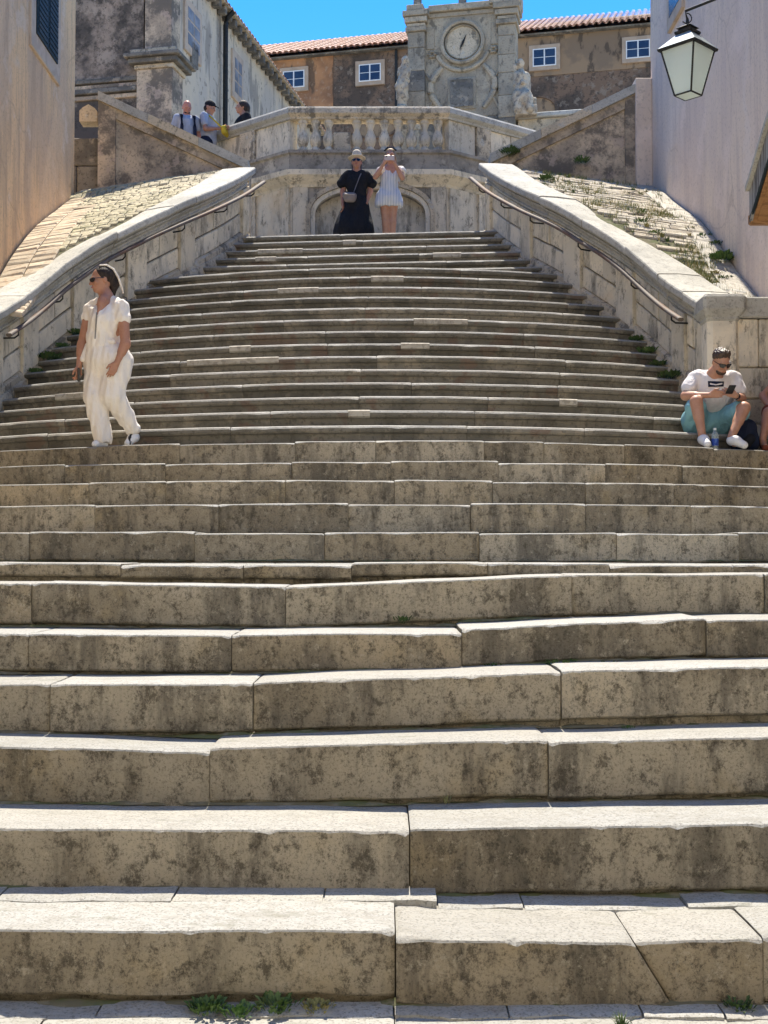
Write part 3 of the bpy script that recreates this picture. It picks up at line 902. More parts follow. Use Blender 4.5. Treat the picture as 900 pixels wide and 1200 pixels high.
# lower block wall with a small rounded cap between ramp and tan house
bw = empty('block_wall', (-4.5, YR + .1, LAND_Z)); tag(bw, 'dark block wall with pale humped capstone beside the tan house', 'wall')
x0, x1 = P(70, 150, YR).x, P(117, 150, YR).x
for r in range(5):
    z0, z1 = LAND_Z - .4 + r * .44, LAND_Z - .4 + (r + 1) * .44 - .008
    z1 = min(z1, H(142, YR))
    xs = [x0, x0 + (x1 - x0) * random.uniform(.35, .65), x1] if r % 2 else [x0, x1]
    for u, v in zip(xs[:-1], xs[1:]):
        m = MB().box((u + .004, YR + .06 + random.uniform(0, .02), z0), (v - .004, YR + .4, z1), 0, .012)
        m.v = [tuple(Vector(p) - bw.location) for p in m.v]; m.build('wall_block', DARKSTONE, bw)
u, v = P(92, 140, YR).x, P(113, 140, YR).x; zc = H(141, YR)
m = MB().prism([(u, zc), (v, zc), (v, zc + .16), (v - .04, zc + .21), ((u + v) / 2, zc + .27), (u + .05, zc + .22), (u, zc + .17)], 'y', YR + .05, YR + .32)
m.v = [tuple(Vector(p) - bw.location) for p in m.v]; m.build('capstone', GREY, bw)

# side flights behind the ramp parapets
for sgn, label in ((1, 'plain stone flight hidden behind the right ramp parapet'), (-1, 'plain stone flight hidden behind the left ramp parapet')):
    fl = empty('side_flight', (sgn * 2.2 - .2, 20.4, LAND_Z)); tag(fl, label, kind='structure')
    for i in range(9):
        a = sgn * (1.9 + .27 * i) - .25 * (sgn < 0); b = sgn * 4.6
        z = LAND_Z + (TZ - LAND_Z) * (i + 1) / 9
        m = MB().box((min(a, b), YR + .33, z - .22), (max(a, b), YR + 1.75, z), 0, .01)
        m.v = [tuple(Vector(p) - fl.location) for p in m.v]; m.build('step', TREAD, fl)

# ================================================================== terrace with its bay, balustrade and niche
terr = MB()
bay = [(-9.0, 23.3), (-3.25, 23.3), (-1.72, 21.75), (1.08, 21.75), (2.75, 23.1), (9.0, 23.1), (9.0, 60), (-9, 60)]
terr.prism([(x, y) for x, y in bay], 'z', 3.0, TZ)
terr.build('terrace', TREAD, kind='structure', label='stone terrace above the top landing')

def poly_sweep(pts, prof):
    """moulding along an open polyline; v > 0 is towards the viewer; one mesh builder per segment, mitred"""
    V2 = [Vector((p[0], p[1])) for p in pts]
    nr = []
    for a, b in zip(V2[:-1], V2[1:]):
        t = (b - a).normalized(); nr.append(Vector((t.y, -t.x)))
    mit = [nr[0]] + [((a + b) / (1 + a.dot(b))) for a, b in zip(nr[:-1], nr[1:])] + [nr[-1]]
    out, k = [], len(prof)
    for i in range(len(V2) - 1):
        vs = []
        for j in (i, i + 1):
            for (v, z) in prof:
                q = V2[j] + mit[j] * v
                vs.append((q.x, q.y, z))
        fs = [tuple(range(k-1, -1, -1)), tuple(k + j for j in range(k))] + [(j, k + j, k + (j + 1) % k, (j + 1) % k) for j in range(k)]
        fs = [f[::-1] for f in fs]
        out.append(MB().add(vs, fs, 0, False))
    return out
YB = 21.5
A_, B_, C_, D_ = (P(246, 160, 22.85).x, 22.85), (P(343, 130, YB).x, YB), (P(523, 130, YB).x, YB), (P(622, 152, 22.7).x, 22.7)
PL = [A_, B_, C_, D_]
zR1, zR0, zP1, zP0, zC0 = H(128, YB), H(141.5, YB), H(179, YB), H(202, YB), H(217, YB)
bw2 = empty('terrace_front', (B_[0], YB, LAND_Z)); tag(bw2, 'bay shaped terrace wall with balustrade and arched niche behind the two women', 'terrace wall')
O2 = bw2.location.copy()
def B2(mb, name, mat, parent=None, sharp=38):
    mb.v = [tuple(Vector(v) - O2) for v in mb.v]
    return mb.build(name, mat, parent or bw2, sharp)
rail_prof = [(-.17, zR0), (.10, zR0), (.11, zR0 + .03), (.15, zR0 + .06), (.17, zR0 + .08), (.17, zR1 - .04), (.14, zR1), (-.14, zR1 + .01), (-.17, zR1 - .03)]
for i, mb in enumerate(poly_sweep(PL, rail_prof)): B2(mb, 'handrail_stone', GREY if i == 1 else COPE)
pl_prof = [(-.17, zP0), (.13, zP0), (.13, zP1 - .07), (.17, zP1 - .05), (.17, zP1), (-.17, zP1)]
SOOTGREY = M('soot_grey_limestone', (0.36, 0.32, 0.26), [dict(s=1.6, d=8, r=.7, lo=.4, hi=.66, c=(.2, .18, .15), f=.85), dict(s=7, d=11, r=.8, lo=.5, hi=.68, c=(.09, .082, .068), f=.7), dict(s=3, d=6, lo=.62, hi=.76, c=(.52, .46, .36), f=.7)], rough=.9, spec=.2, rnd=.1, bump=[dict(s=14, d=8, r=.7, f=.5, dist=.015)])
for mb in poly_sweep(PL, pl_prof): B2(mb, 'plinth', SOOTGREY)
co_prof = [(-.17, zC0 - .04), (.02, zC0 - .04), (.04, zC0), (.10, zC0 + .05), (.13, zC0 + .08), (.19, zC0 + .13), (.20, zP0 - .003), (-.17, zP0 - .003)]
for mb in poly_sweep(PL, co_prof): B2(mb, 'cornice', CREAM)
# lower walls: sides plain with panel blocks, centre with the niche
zf = LAND_Z - .1
sw = poly_sweep(PL, [(-.17, zf), (.0, zf), (.0, zC0 - .04), (-.17, zC0 - .04)])
B2(sw[0], 'side_wall', CREAM); B2(sw[2], 'side_wall', CREAM)
B2(poly_sweep(PL, [(-.55, zf), (-.30, zf), (-.30, zP1), (-.55, zP1)])[1], 'back_wall', GREY)
ax0, ax1 = P(369, 240, YB).x, P(499, 240, YB).x
zs, za = H(252, YB), H(221.5, YB)
arch = []
for i in range(21):
    w = math.pi * (1 - i / 20)
    arch.append(((ax0 + ax1) / 2 + (ax1 - ax0) / 2 * math.cos(w), zs + (za - zs) * math.sin(w) ** .9))
poly = [(B_[0] + .004, zf), (ax0, zf)] + arch + [(ax1, zf), (C_[0] - .004, zf), (C_[0] - .004, zC0 - .043), (B_[0] + .004, zC0 - .043)]
B2(MB().prism(poly, 'y', YB, YB + .17), 'niche_wall', SOOTGREY)
B2(MB().box((ax0 - .1, YB + .175, zf), (ax1 + .1, YB + .26, za + .05)), 'niche_back', CREAM)
# archivolt: two nested bands
for (w0, w1, pr, mt) in ((-.005, .07, .045, CREAM), (.075, .15, .075, GREY)):
    cx = (ax0 + ax1) / 2
    ring = [(ax0, zf)] + arch + [(ax1, zf)]
    vs, fs = [], []
    for i, (x, z) in enumerate(ring):
        a = ring[max(i - 1, 0)]; b = ring[min(i + 1, len(ring) - 1)]
        t = Vector((b[0] - a[0], b[1] - a[1])).normalized(); nn = Vector((-t.y, t.x))
        for (w, y) in ((w0, YB + .05), (w0, YB - pr), (w1, YB - pr), (w1, YB + .05)):
            vs.append((x + nn.x * w, y, z + nn.y * w))
    for i in range(len(ring) - 1):
        for j in range(4): fs.append((i*4+j, i*4+(j+1) % 4, i*4+4+(j+1) % 4, i*4+4+j))
    B2(MB().add(vs, fs), 'archivolt', mt)
# corner pilasters of the centre and strips on the sides
def strip(p, q, t0, t1, z0, z1, pr, name, mat, off=0.0):
    a, b = Vector(p), Vector(q); d = (b - a); nn = Vector((d.y, -d.x)).normalized()
    vs = []
    for t, v in ((t0, off), (t1, off), (t1, pr), (t0, pr)):
        c = a + d * t + nn * v
        vs += [(c.x, c.y, z0), (c.x, c.y, z1)]
    B2(MB().add(vs, [(0, 2, 4, 6), (7, 5, 3, 1), (0, 1, 3, 2), (2, 3, 5, 4), (4, 5, 7, 6), (6, 7, 1, 0)]), name, mat)
for (p, q, a, b) in ((B_, C_, .004, .10), (B_, C_, .90, .996), (A_, B_, .63, .97), (A_, B_, .36, .58), (C_, D_, .03, .30), (C_, D_, .36, .62), (C_, D_, .66, .95), (A_, B_, .05, .32)):
    strip(p, q, a, b, zf, zC0 - .045, .035, 'lower_pilaster', CREAM, -.05)
# solid upper panels of the sides
for (p, q, segs) in ((A_, B_, ((.02, .42), (.425, .60), (.605, .995))), (C_, D_, ((.005, .30), (.31, .47), (.48, .72), (.725, .98)))):
    for i, (a, b) in enumerate(segs):
        strip(p, q, a, b, zP1 + .002, zR0 - .002, (.06, .10, .06, .075)[i], 'upper_panel', (CREAM, GREY, CREAM, CREAM)[i], -.12)
# balusters (photo columns) sharing one mesh, plus the low block that fills a gap
hb = zR0 - zP1
bp = [(.075, 0), (.075, .05), (.06, .06), (.05, .09), (.072, .13), (.088, .20), (.080, .27), (.055, .33), (.042, .38), (.048, .42), (.062, .46), (.062, .48), (.075, .49), (.075, 1)]
bp = [(r * 1.14, (z if z < 1 else .55) / .55 * hb) for r, z in bp]
bal_me = MB().lathe(bp, n=14).mesh('baluster', [CREAM])
for x in (355, 370, 385, 418, 434, 450.5, 466.5, 482, 497.5, 513):
    q = P(x, 160, YB)
    put('baluster', bal_me, bw2, (q.x - O2.x, 0.0, zP1 - O2.z))
q0, q1 = P(391, 160, YB).x, P(411, 160, YB).x
B2(MB().box((q0, YB - .09, zP1 + .001), (q1, YB + .09, H(157, YB)), 0, .01), 'gap_block', GREY)

# ================================================================== clock monument
YM = 30.0
MC = P(541, 100, YM)
mon = empty('clock_monument', (MC.x, YM, TZ), R(-12))
tag(mon, 'carved limestone clock gable with pilasters rising above the balustrade', 'clock gable')
U = lambda x: (x - 541) / 50.0 * 1.0 / .985
Zm = lambda y: H(y, YM) - TZ
def bx(parent, name, mat, x0, x1, y0, y1, z0, z1, bev=.012):
    return MB().box((x0, y0, z0), (x1, y1, z1), 0, bev).build(name, mat, parent)
MONU = M('sooty_carved_limestone', (0.46, 0.395, 0.29), [
    dict(t='rand', s=9.1, lo=.2, hi=1.0, c=(.36, .31, .23), f=.8),
    dict(s=1.4, d=5, lo=.4, hi=.62, c=(.30, .262, .20), f=.85), dict(s=4, st=(1, 1, .6), d=7, r=.7, lo=.55, hi=.70, c=(.12, .107, .085), f=.75),
    dict(s=25, d=6, r=.7, lo=.55, hi=.66, c=(.16, .14, .11), f=.5)], rough=.9, spec=.2, bump=[dict(s=14, d=8, r=.7, f=.6, dist=.02)], rnd=.1)
bx(mon, 'base', DARKSTONE, U(480), U(602), .12, .75, 0, Zm(136))
bx(mon, 'body', MONU, U(480), U(602), .12, .75, Zm(136) + .002, Zm(3))
zcur = 0
for nm, xa, xb in (('l', 477, 497), ('r', 584, 604)):
    z = 0.0; ci = 0
    while z < Zm(33) - .05:
        hgt = random.uniform(.38, .62); z2 = min(z + hgt, Zm(33))
        if Zm(33) - z2 < .2: z2 = Zm(33)
        bx(mon, 'pilaster_block', random.choice((MONU, DARKSTONE, MONU)), U(xa), U(xb), -.03 + random.uniform(0, .012), .6, z + .003, z2 - .003)
        z = z2
    for (ya, yb, e) in ((33, 27.5, .05), (27, 23, .02), (22.5, 16, .07), (15.5, 9, .11)):
        bx(mon, 'capital_moulding', MONU, U(xa) - e, U(xb) + e, -.03 - e, .62, Zm(ya), Zm(yb) - .004)
for (ya, yb, e, x0, x1) in ((16, 11, .02, 498.5, 582), (10.5, 3, .10, 498.5, 582)):
    bx(mon, 'entablature', MONU, U(x0) + .06, U(x1) - .06, .10 - e, .62, Zm(ya), Zm(yb))
bx(mon, 'corner_block', MONU, U(574), U(610), -.10, .66, Zm(8.5), Zm(-6))
bx(mon, 'corner_block', MONU, U(476), U(496), -.10, .66, Zm(8.5), Zm(2))
for x in (486, 540):
    bx(mon, 'roof_post', DARKSTONE, U(x) - .085, U(x) + .085, .2, .4, Zm(2.8), Zm(-22))
# clock
cz, cx = Zm(48), U(541.5)
def ringmesh(r0, r1, y0, y1, a0=0, a1=2 * math.pi, n=40, prof=None):
    vs, fs = [], []
    closed = abs(a1 - a0 - 2 * math.pi) < 1e-4
    for i in range(n + (0 if closed else 1)):
        w = a0 + (a1 - a0) * i / n
        for (r, y) in ((r0, y1), (r0 + .01, y0), ((r0 + r1) / 2, y0 - .02), (r1 - .01, y0), (r1, y1)):
            vs.append((cx + r * math.cos(w), y, cz + r * math.sin(w)))
    m_ = n if closed else n
    t = n if closed else n + 1
    for i in range(m_):
        i2 = (i + 1) % t
        for j in range(4): fs.append((i*5+j, i*5+j+1, i2*5+j+1, i2*5+j))
    return MB().add(vs, fs, 0, True)
ringmesh(.44, .545, .02, .13).build('clock_ring', MONU, mon)
ringmesh(.385, .435, .06, .13).build('clock_ring', MONU, mon)
fvs = [(cx, .10, cz)] + [(cx + .39 * math.cos(2*math.pi*i/40), .10, cz + .39 * math.sin(2*math.pi*i/40)) for i in range(40)]
face = MB().add(fvs, [(0, 1 + (i + 1) % 40, 1 + i) for i in range(40)]).build('clock_face', GREY, mon)
hd = Vector((math.sin(R(24)), 0, math.cos(R(24)))); hp = Vector((hd.z, 0, -hd.x))
c0 = Vector((cx + .01, .07, cz))
hv = [c0 - hd * .16, c0 + hp * .028, c0 + hd * .20, c0 - hp * .028]
hv += [v + Vector((0, .02, 0)) for v in hv]
MB().add(hv, [(0, 1, 2, 3), (7, 6, 5, 4), (0, 4, 5, 1), (1, 5, 6, 2), (2, 6, 7, 3), (3, 7, 4, 0)]).build('hour_hand', IRON, face)
# swags, scrolls, panel, rosettes
ringmesh(.62, .72, .06, .13, R(205), R(335), 24).build('swag_moulding', MONU, mon)
for s in (-1, 1):
    pts = [(cx + s * (.50 + .32 * math.sin(t * math.pi) * (1 - .25 * t)), .10, Zm(76) + (Zm(126) - Zm(76)) * t) for t in [i / 14 for i in range(15)]]
    MB().tube(pts, [.055 + .03 * math.sin(i / 14 * math.pi) for i in range(15)], 8).build('scroll', MONU, mon)
    pts = [(cx + s * (.88 - .18 * math.sin(t * math.pi)), .11, Zm(82) + (Zm(128) - Zm(82)) * t) for t in [i / 10 for i in range(11)]]
    MB().tube(pts, .035, 8).build('scroll', MONU, mon)
    rc = Vector((cx + s * .74, .10, Zm(59)))
    m = MB()
    for i in range(6):
        w = i * math.pi / 3
        m.lathe([(.012, -.045), (.05, -.02), (.055, 0), (.04, .02), (.008, .045)], (rc.x + .065 * math.cos(w), rc.y, rc.z + .065 * math.sin(w)), 8)
    m.build('rosette', MONU, mon)
    bx(mon, 'side_panel', MONU, cx + s * .78 - .10, cx + s * .78 + .10, .09, .13, Zm(53), Zm(27))
m = MB(); n = 16
pw0, pw1, pz0, pz1 = U(527), U(554), Zm(124), Zm(92)
vs = [(pw0 + (pw1 - pw0) * i / n, .06 + .05 * abs(nz(i * .9, j * .9, 3)) * (0 if i in (0, n) or j in (0, n) else 1) - .03, pz0 + (pz1 - pz0) * j / n) for j in range(n + 1) for i in range(n + 1)]
m.add(vs, [(j*(n+1)+i, j*(n+1)+i+1, (j+1)*(n+1)+i+1, (j+1)*(n+1)+i) for j in range(n) for i in range(n)], 0, True).build('relief_panel', DARKSTONE, mon)
bx(mon, 'panel_frame', MONU, pw0 - .06, pw1 + .06, .07, .12, pz0 - .05, pz1 + .05)
# flanking walls carrying the statues
for (xa, xb, ya, lb) in ((606, 780, 137.5, 'low stone wall right of the clock gable'), (463, 477, 131, 'short stone stub wall carrying the left statue')):
    fw = empty('flank_wall', (MC.x, YM, TZ), R(-12)); tag(fw, lb, 'wall')
    bx(fw, 'wall', GREY, U(xa), U(xb), .1, .6, 0, Zm(ya) - .12)
    bx(fw, 'coping', COPE, U(xa), U(xb), .0, .7, Zm(ya) - .118, Zm(ya), .02)

# ================================================================== houses and other buildings
def inv_box(root, lo, hi, name, mat, bev=0.0):
    m = MB().box(lo, hi, 0, bev); return m.build(name, mat, root)
# --- tan house (left) and pink house (right)
tan = empty('tan_house', (XL_WALL, 19.05, 0)); tag(tan, 'tan plastered house with dark shuttered window on the left of the stairs', 'house')
inv_box(tan, (-7, -11.5, 0), (0, 0, 10.75), 'wall', TAN)
wy0, wy1 = 4.66 * F / (450 - 33) - 19.05, 4.66 * F / (450 - 58.5) - 19.05
wz = H(74, 17.8)
win = inv_box(tan, (-.02, wy0 - .20, wz - .24), (.035, wy1 + .20, wz + 2.0), 'window_surround', TAN, .008)
win.data.materials[0] = SURROUND
for a, b in ((wy0, (wy0 + wy1) / 2), ((wy0 + wy1) / 2, wy1)):
    sh = inv_box(tan, (.0, a + .006, wz), (.055, b - .006, wz + 1.85), 'shutter', SHUTTER, .006)
    for i in range(23):
        m = MB().box((.053, a + .05, wz + .05 + i * .075), (.068, b - .05, wz + .105 + i * .075), 0, .004)
        m.build('slat', SHUTTER, sh)
pink = empty('pink_house', (XR_WALL, 19.5, 0)); tag(pink, 'tall pinkish grey plastered house on the right of the stairs', 'house')
inv_box(pink, (0, -10.5, 0), (6, 0, 10.75), 'wall', PINK)
cw = inv_box(pink, (-.25, -.07, 5), (.0, .3, H(96, YR) + .02), 'corner_pier', PINK, .01)
m = MB().prism([(-2.25, H(17, 17.5)), (-1.35, H(17, 17.5)), (-1.35, H(17, 17.5) + 1.3), (-2.25, H(17, 17.5) + 1.3)], 'x', -.05, .0)
wf = m.build('window_surround', SURROUND, pink)
m = MB().prism([(-2.1, H(17, 17.5) + .16), (-1.5, H(17, 17.5) + .16), (-1.5, H(17, 17.5) + 1.15), (-2.1, H(17, 17.5) + 1.15)], 'x', -.056, .0)
m.build('pane', GLASS_BLUE, wf)

# --- big old building on the left, turned with the upper square
ch = empty('church_building', (P(201, 100, 24).x, 24.0, TZ), R(-11.7))
tag(ch, 'old blackened building with corner pilaster and long pale side wall', 'building')
EZ = H(0, 26.3) - TZ - .05
hz_ = lambda y, Y=24.0: H(y, Y) - TZ
inv_box(ch, (-4.5, .20, 0), (-.05, 11.0, EZ), 'wall', WHITEWALL)
inv_box(ch, (-4.5, .12, 0), (-.62, .2, EZ + .2), 'front_plaster', BLACKWALL)
inv_box(ch, (-.70, -.02, 0), (.02, .55, hz_(79)), 'pedestal', RAMP, .01)
for (ya, yb, e) in ((79, 74, .04), (73.7, 68, .13), (67.7, 63, .20), (62.7, 57, .10)):
    inv_box(ch, (-.70 - e, -.02 - e, hz_(ya)), (.02 + e, .57 + e, hz_(yb)), 'pilaster_cornice', DARKSTONE if e > .1 else GREY, .012)
inv_box(ch, (-.56, .03, hz_(57)), (-.02, .5, EZ), 'pilaster', RAMP, .01)
for (ya, yb, e) in ((108, 103, .05), (101.5, 96, .10), (95, 90.5, .05), (89, 84, .08)):
    inv_box(ch, (-4.4, .12 - e, hz_(ya)), (-.73, .16, hz_(yb)), 'string_course', DARKSTONE if e > .06 else RAMP, .01)
# eaves with corbels along the side wall
inv_box(ch, (-4.6, -.1, EZ + .08), (.19, 11.2, EZ + .11), 'eaves_board', GREY)
for i in range(30):
    inv_box(ch, (-.04, .62 + i * .345, EZ - .10), (.15, .62 + i * .345 + .12, EZ + .078), 'corbel', DARKSTONE, .02)
m = MB()
for i in range(54):
    y = .05 + i * .205
    for k in range(5):
        z0 = EZ + .10 + k * .10; x0_ = .20 - k * .36
        m.add([(x0_ + dx, y + .10 * math.cos(w) + .1, z0 + .06 * math.sin(w) + (dx < -.1) * .115) for dx in (0, -.40) for w in [math.pi * q / 5 for q in range(6)]], [(q, q + 1, q + 7, q + 6) for q in range(5)], 0, True)
t = m.build('roof_tiles', TILE, ch); t['kind'] = 'stuff'
def on_side(x):                               # y' of the side wall seen at photo column x
    c = ch.location; e = Vector((math.sin(R(11.7)), math.cos(R(11.7))))
    s = (x - 450) / F
    return (s * c.y - c.x) / (e.x - s * e.y)
m = MB(); yy = on_side(258)
m.tube([(.07, yy, -.5), (.07, yy, EZ - .25), (.10, yy, EZ - .1), (.25, yy, EZ + .04)], .055, 10).build('downpipe', IRON, ch)
for (xa, xb, ya, yb) in ((217, 231, 12, 52), (273, 281, 72, 108)):
    y0, y1 = on_side(xa), on_side(xb); Yd = 24 + y0 * .98
    z0, z1 = H(yb, Yd) - TZ, H(ya - 6, Yd) - TZ
    f_ = inv_box(ch, (-.06, y0 - .14, z0 - .14), (.0, y1 + .14, z1 + .14), 'window', SURROUND, .01)
    for a, b in ((y0, (y0 + y1) / 2 - .02), ((y0 + y1) / 2 + .02, y1)):
        for q in range(3):
            MB().box((-.03, a, z0 + (z1 - z0) * q / 3 + .02), (.006, b, z0 + (z1 - z0) * (q + 1) / 3 - .02)).build('pane', GLASS_PALE, f_)
y0 = on_side(222); z0 = H(88, 25.7) - TZ
inv_box(ch, (-.04, y0, z0), (.006, y0 + .35, z0 + .45), 'vent_opening', DARKSTONE)

# --- long house with a tiled roof closing the square
lh = empty('tiled_house', (P(744, 60, 40).x, 40.0, TZ), R(-13))
tag(lh, 'long ochre and soot stained house with terracotta roof closing the square', 'house')
hf = lambda y: H(y, 40.0) - TZ
E2 = hf(33)
inv_box(lh, (-18, .0, 0), (5, .5, E2), 'wall', SOOTWALL)
inv_box(lh, (-18, -.02, hf(108)), (-9.9, .0, E2 - .002), 'ochre_plaster', OCHREWALL)
UPW = M('faded_tan_plaster', (0.30, 0.205, 0.125), [dict(s=.8, d=5, lo=.42, hi=.6, c=(.20, .145, .10), f=.85), dict(s=2.5, st=(1, 1, .4), d=6, lo=.55, hi=.66, c=(.085, .065, .05), f=.85)], rough=.94, spec=.12, shift=False)
inv_box(lh, (-5.0, -.02, hf(80)), (5, .0, E2 - .002), 'tan_plaster', UPW)
inv_box(lh, (-7.78, -.07, 3), (-7.70, -.0, E2), 'downpipe', IRON)
for t in (.10, -2.85, -8.62, -11.25):
    w_, zA, zB = .375, hf(69.5), hf(48.5)
    f_ = inv_box(lh, (t - w_ - .125, -.09, zA - .13), (t + w_ + .125, .0, zB + .13), 'window', SURROUND_FAR, .01)
    fr = inv_box(lh, (t - w_, -.105, zA), (t + w_, -.03, zB), 'frame', WHITEPAINT)
    fr.parent = f_
    for a, b in ((t - w_ + .035, t - .022), (t + .022, t + w_ - .035)):
        for c, d in ((zA + .035, (zA + zB) / 2 - .010), ((zA + zB) / 2 + .010, zB - .035)):
            MB().box((a, -.109, c), (b, -.05, d)).build('pane', GLASS_BLUE, f_)
# blind oval surround low on the soot stained wall
for (t, yy, rw, rh) in ((-3.15, 120, .62, .40), (-8.45, 126, .70, .30)):
    m = MB(); vs = []; fs = []
    for i in range(32):
        w = 2 * math.pi * i / 32
        for (k, y) in ((1.0, -.0), (1.02, -.06), (1.22, -.06), (1.25, .0)):
            vs.append((t + rw * k * math.cos(w), y, hf(yy) + rh * k * math.sin(w)))
    for i in range(32):
        for j in range(3): fs.append((i*4+j, i*4+j+1, ((i+1) % 32)*4+j+1, ((i+1) % 32)*4+j))
    m.add(vs, fs, 0, True).build('oval_moulding', SOOTWALL, lh)
    inv = [(t + rw * math.cos(2*math.pi*i/24), -.012, hf(yy) + rh * math.sin(2*math.pi*i/24)) for i in range(24)]
    MB().add(inv, [tuple(range(24))[::-1]]).build('oval_panel', UPW, lh)
inv_box(lh, (-18, -.22, E2), (5, .3, E2 + .05), 'eaves_board', DARKSTONE)
m = MB(); pitch = math.radians(26.5)
for i in range(112):
    x = -18 + i * .205 + random.uniform(-.012, .012)
    for k in range(11):
        d0 = k * .40 - random.uniform(0, .03); d1 = d0 + .44
        for (off, up, r) in ((0, 1, .085), (.1025, -1, .085)):
            vs = []
            for d, lift in ((d0, .022), (d1, 0)):
                for q in range(6):
                    w = math.pi * q / 5
                    vs.append((x + off + r * math.cos(w), -.36 + d * math.cos(pitch), E2 + .10 + d * math.sin(pitch) + up * r * .75 * math.sin(w) + lift + (.03 if up < 0 else 0)))
            m.add(vs, [(q, q + 1, q + 7, q + 6) for q in range(5)], 0, True)
t = m.build('roof_tiles', TILE, lh); t['kind'] = 'stuff'
m = MB().prism([(-.1, E2 + .02), (4.2, E2 + .02), (4.2, E2 + 2.1), (4.0, E2 + 2.12)], 'x', -18, 5); m.build('roof_deck', DARKSTONE, lh)

BOUNCECREAM = M('bounce_cream_plaster', (0.74, 0.65, 0.50), [dict(s=.8, d=6, lo=.4, hi=.7, c=(.66, .57, .42), f=.8)], rough=.9, spec=.15, bump=[dict(s=8, f=.3, dist=.02)])  # plaster kept bright so the unseen houses throw back warm light
# --- houses across the street, behind the viewer: unseen, added to bounce warm light
for (x0, x1, yb, hgt, mt, lb) in ((-16.0, -1.6, -4.6, 15.0, BOUNCECREAM, 'unseen cream house added across the street as warm bounce'), (-1.55, 15.0, -5.0, 15.5, BOUNCECREAM, 'unseen pale house added across the street as warm bounce')):
    hs = empty('fill_house', (x0, yb, 0)); tag(hs, lb, 'house')
    inv_box(hs, (0, -6, 0), (x1 - x0, 0, hgt), 'wall', mt)  # wall of the added unseen house, for warm bounce
    inv_box(hs, (-.2, -6.2, hgt + .002), (x1 - x0 + .2, .35, hgt + .18), 'cornice', COPE)
    n = int((x1 - x0) / 2.6)
    for i in range(n):
        for z in (3.9, 7.2, 10.5):
            cx_ = 1.3 + i * 2.6
            f_ = inv_box(hs, (cx_ - .62, 0, z - .15), (cx_ + .62, .05, z + 1.75), 'window', SURROUND)
            MB().box((cx_ - .45, .02, z), (cx_ + .45, .058, z + 1.6)).build('shutter', SHUTTER, f_)

# ================================================================== wall lantern and wooden canopy
Yl = 12.2
lc = P(806, 72, Yl)
lan = empty('wall_lantern', (XR_WALL, Yl, lc.z), 0)
tag(lan, 'iron street lantern with frosted panes on a bracket from the pink house', 'lantern')
body = empty('lantern_body', (lc.x - XR_WALL, 0, 0), R(44)); body.parent = lan
k = Yl / F                                                       # metres per photo pixel
zt_, zb_ = (72 - 60) * k, (72 - 113) * k
rt, rb = .180, .092
def sq(r, z): return [(-r, -r, z), (r, -r, z), (r, r, z), (-r, r, z)]
def frus(a, b, name, mat, parent, cap=True):
    vs = a + b
    fs = [(0, 1, 5, 4), (1, 2, 6, 5), (2, 3, 7, 6), (3, 0, 4, 7)] + ([(3, 2, 1, 0), (4, 5, 6, 7)] if cap else [])
    return MB().add(vs, fs).build(name, mat, parent)
A, Bq = sq(rb, zb_), sq(rt, zt_)
for i in range(4):                                               # four panes and the glass floor, thin slabs
    j = (i + 1) % 4
    q = [Vector(A[i]), Vector(A[j]), Vector(Bq[j]), Vector(Bq[i])]
    nn = (q[1] - q[0]).cross(q[3] - q[0]).normalized() * .004
    vs = [v for v in q] + [v - nn for v in q]
    MB().add(vs, [(0, 1, 2, 3), (7, 6, 5, 4), (0, 4, 5, 1), (1, 5, 6, 2), (2, 6, 7, 3), (3, 7, 4, 0)]).build('pane', LAMPGLASS, body)
MB().box((-rb, -rb, zb_ - .004), (rb, rb, zb_ + .001)).build('floor_pane', LAMPGLASS, body)
for i in range(4):
    j = (i + 1) % 4
    MB().tube([A[i], Bq[i]], .009, 6).build('corner_bar', IRON, body)
    MB().tube([A[i], A[j]], .008, 6).build('bottom_bar', IRON, body)
frus(sq(rt + .025, zt_), sq(rt + .030, zt_ + .022), 'rim', IRON, body)
frus(sq(rt + .026, zt_ + .023), sq(.075, zt_ + .165), 'roof', LAMPROOF, body)
frus(sq(.088, zt_ + .166), sq(.092, zt_ + .19), 'vent_collar', IRON, body)
frus(sq(.068, zt_ + .191), sq(.060, zt_ + .225), 'vent_collar', IRON, body)
frus(sq(.082, zt_ + .226), sq(.030, zt_ + .255), 'chimney_cap', IRON, body)
MB().tube([(0, 0, zt_ + .25), (0, 0, zt_ + .32)], [.02, .014], 8).build('stem', IRON, body)
top = P(803, 13, Yl) - Vector(lan.location)
end = Vector((0.0, .0, top.z + (XR_WALL - P(803, 13, Yl).x) * .40))
MB().tube([(lc.x - XR_WALL, 0, zt_ + .31), (top.x, 0, top.z), end], .014, 8).build('bracket_arm', IRON, lan)
MB().tube([(top.x + .012 + .05 * math.sin(w), 0, top.z - .07 + .05 * math.cos(w)) for w in [i * .5 for i in range(9)]], .006, 6).build('scroll', IRON, lan)
bx(lan, 'wall_plate', IRON, -.03, .01, -.05, .05, end.z - .15, end.z + .15, .005)

Yc = 12.25
cn = empty('wooden_canopy', (XR_WALL, Yc, P(890, 262, Yc).z)); tag(cn, 'weathered wooden door canopy with brown panelled underside on the pink house', 'canopy')
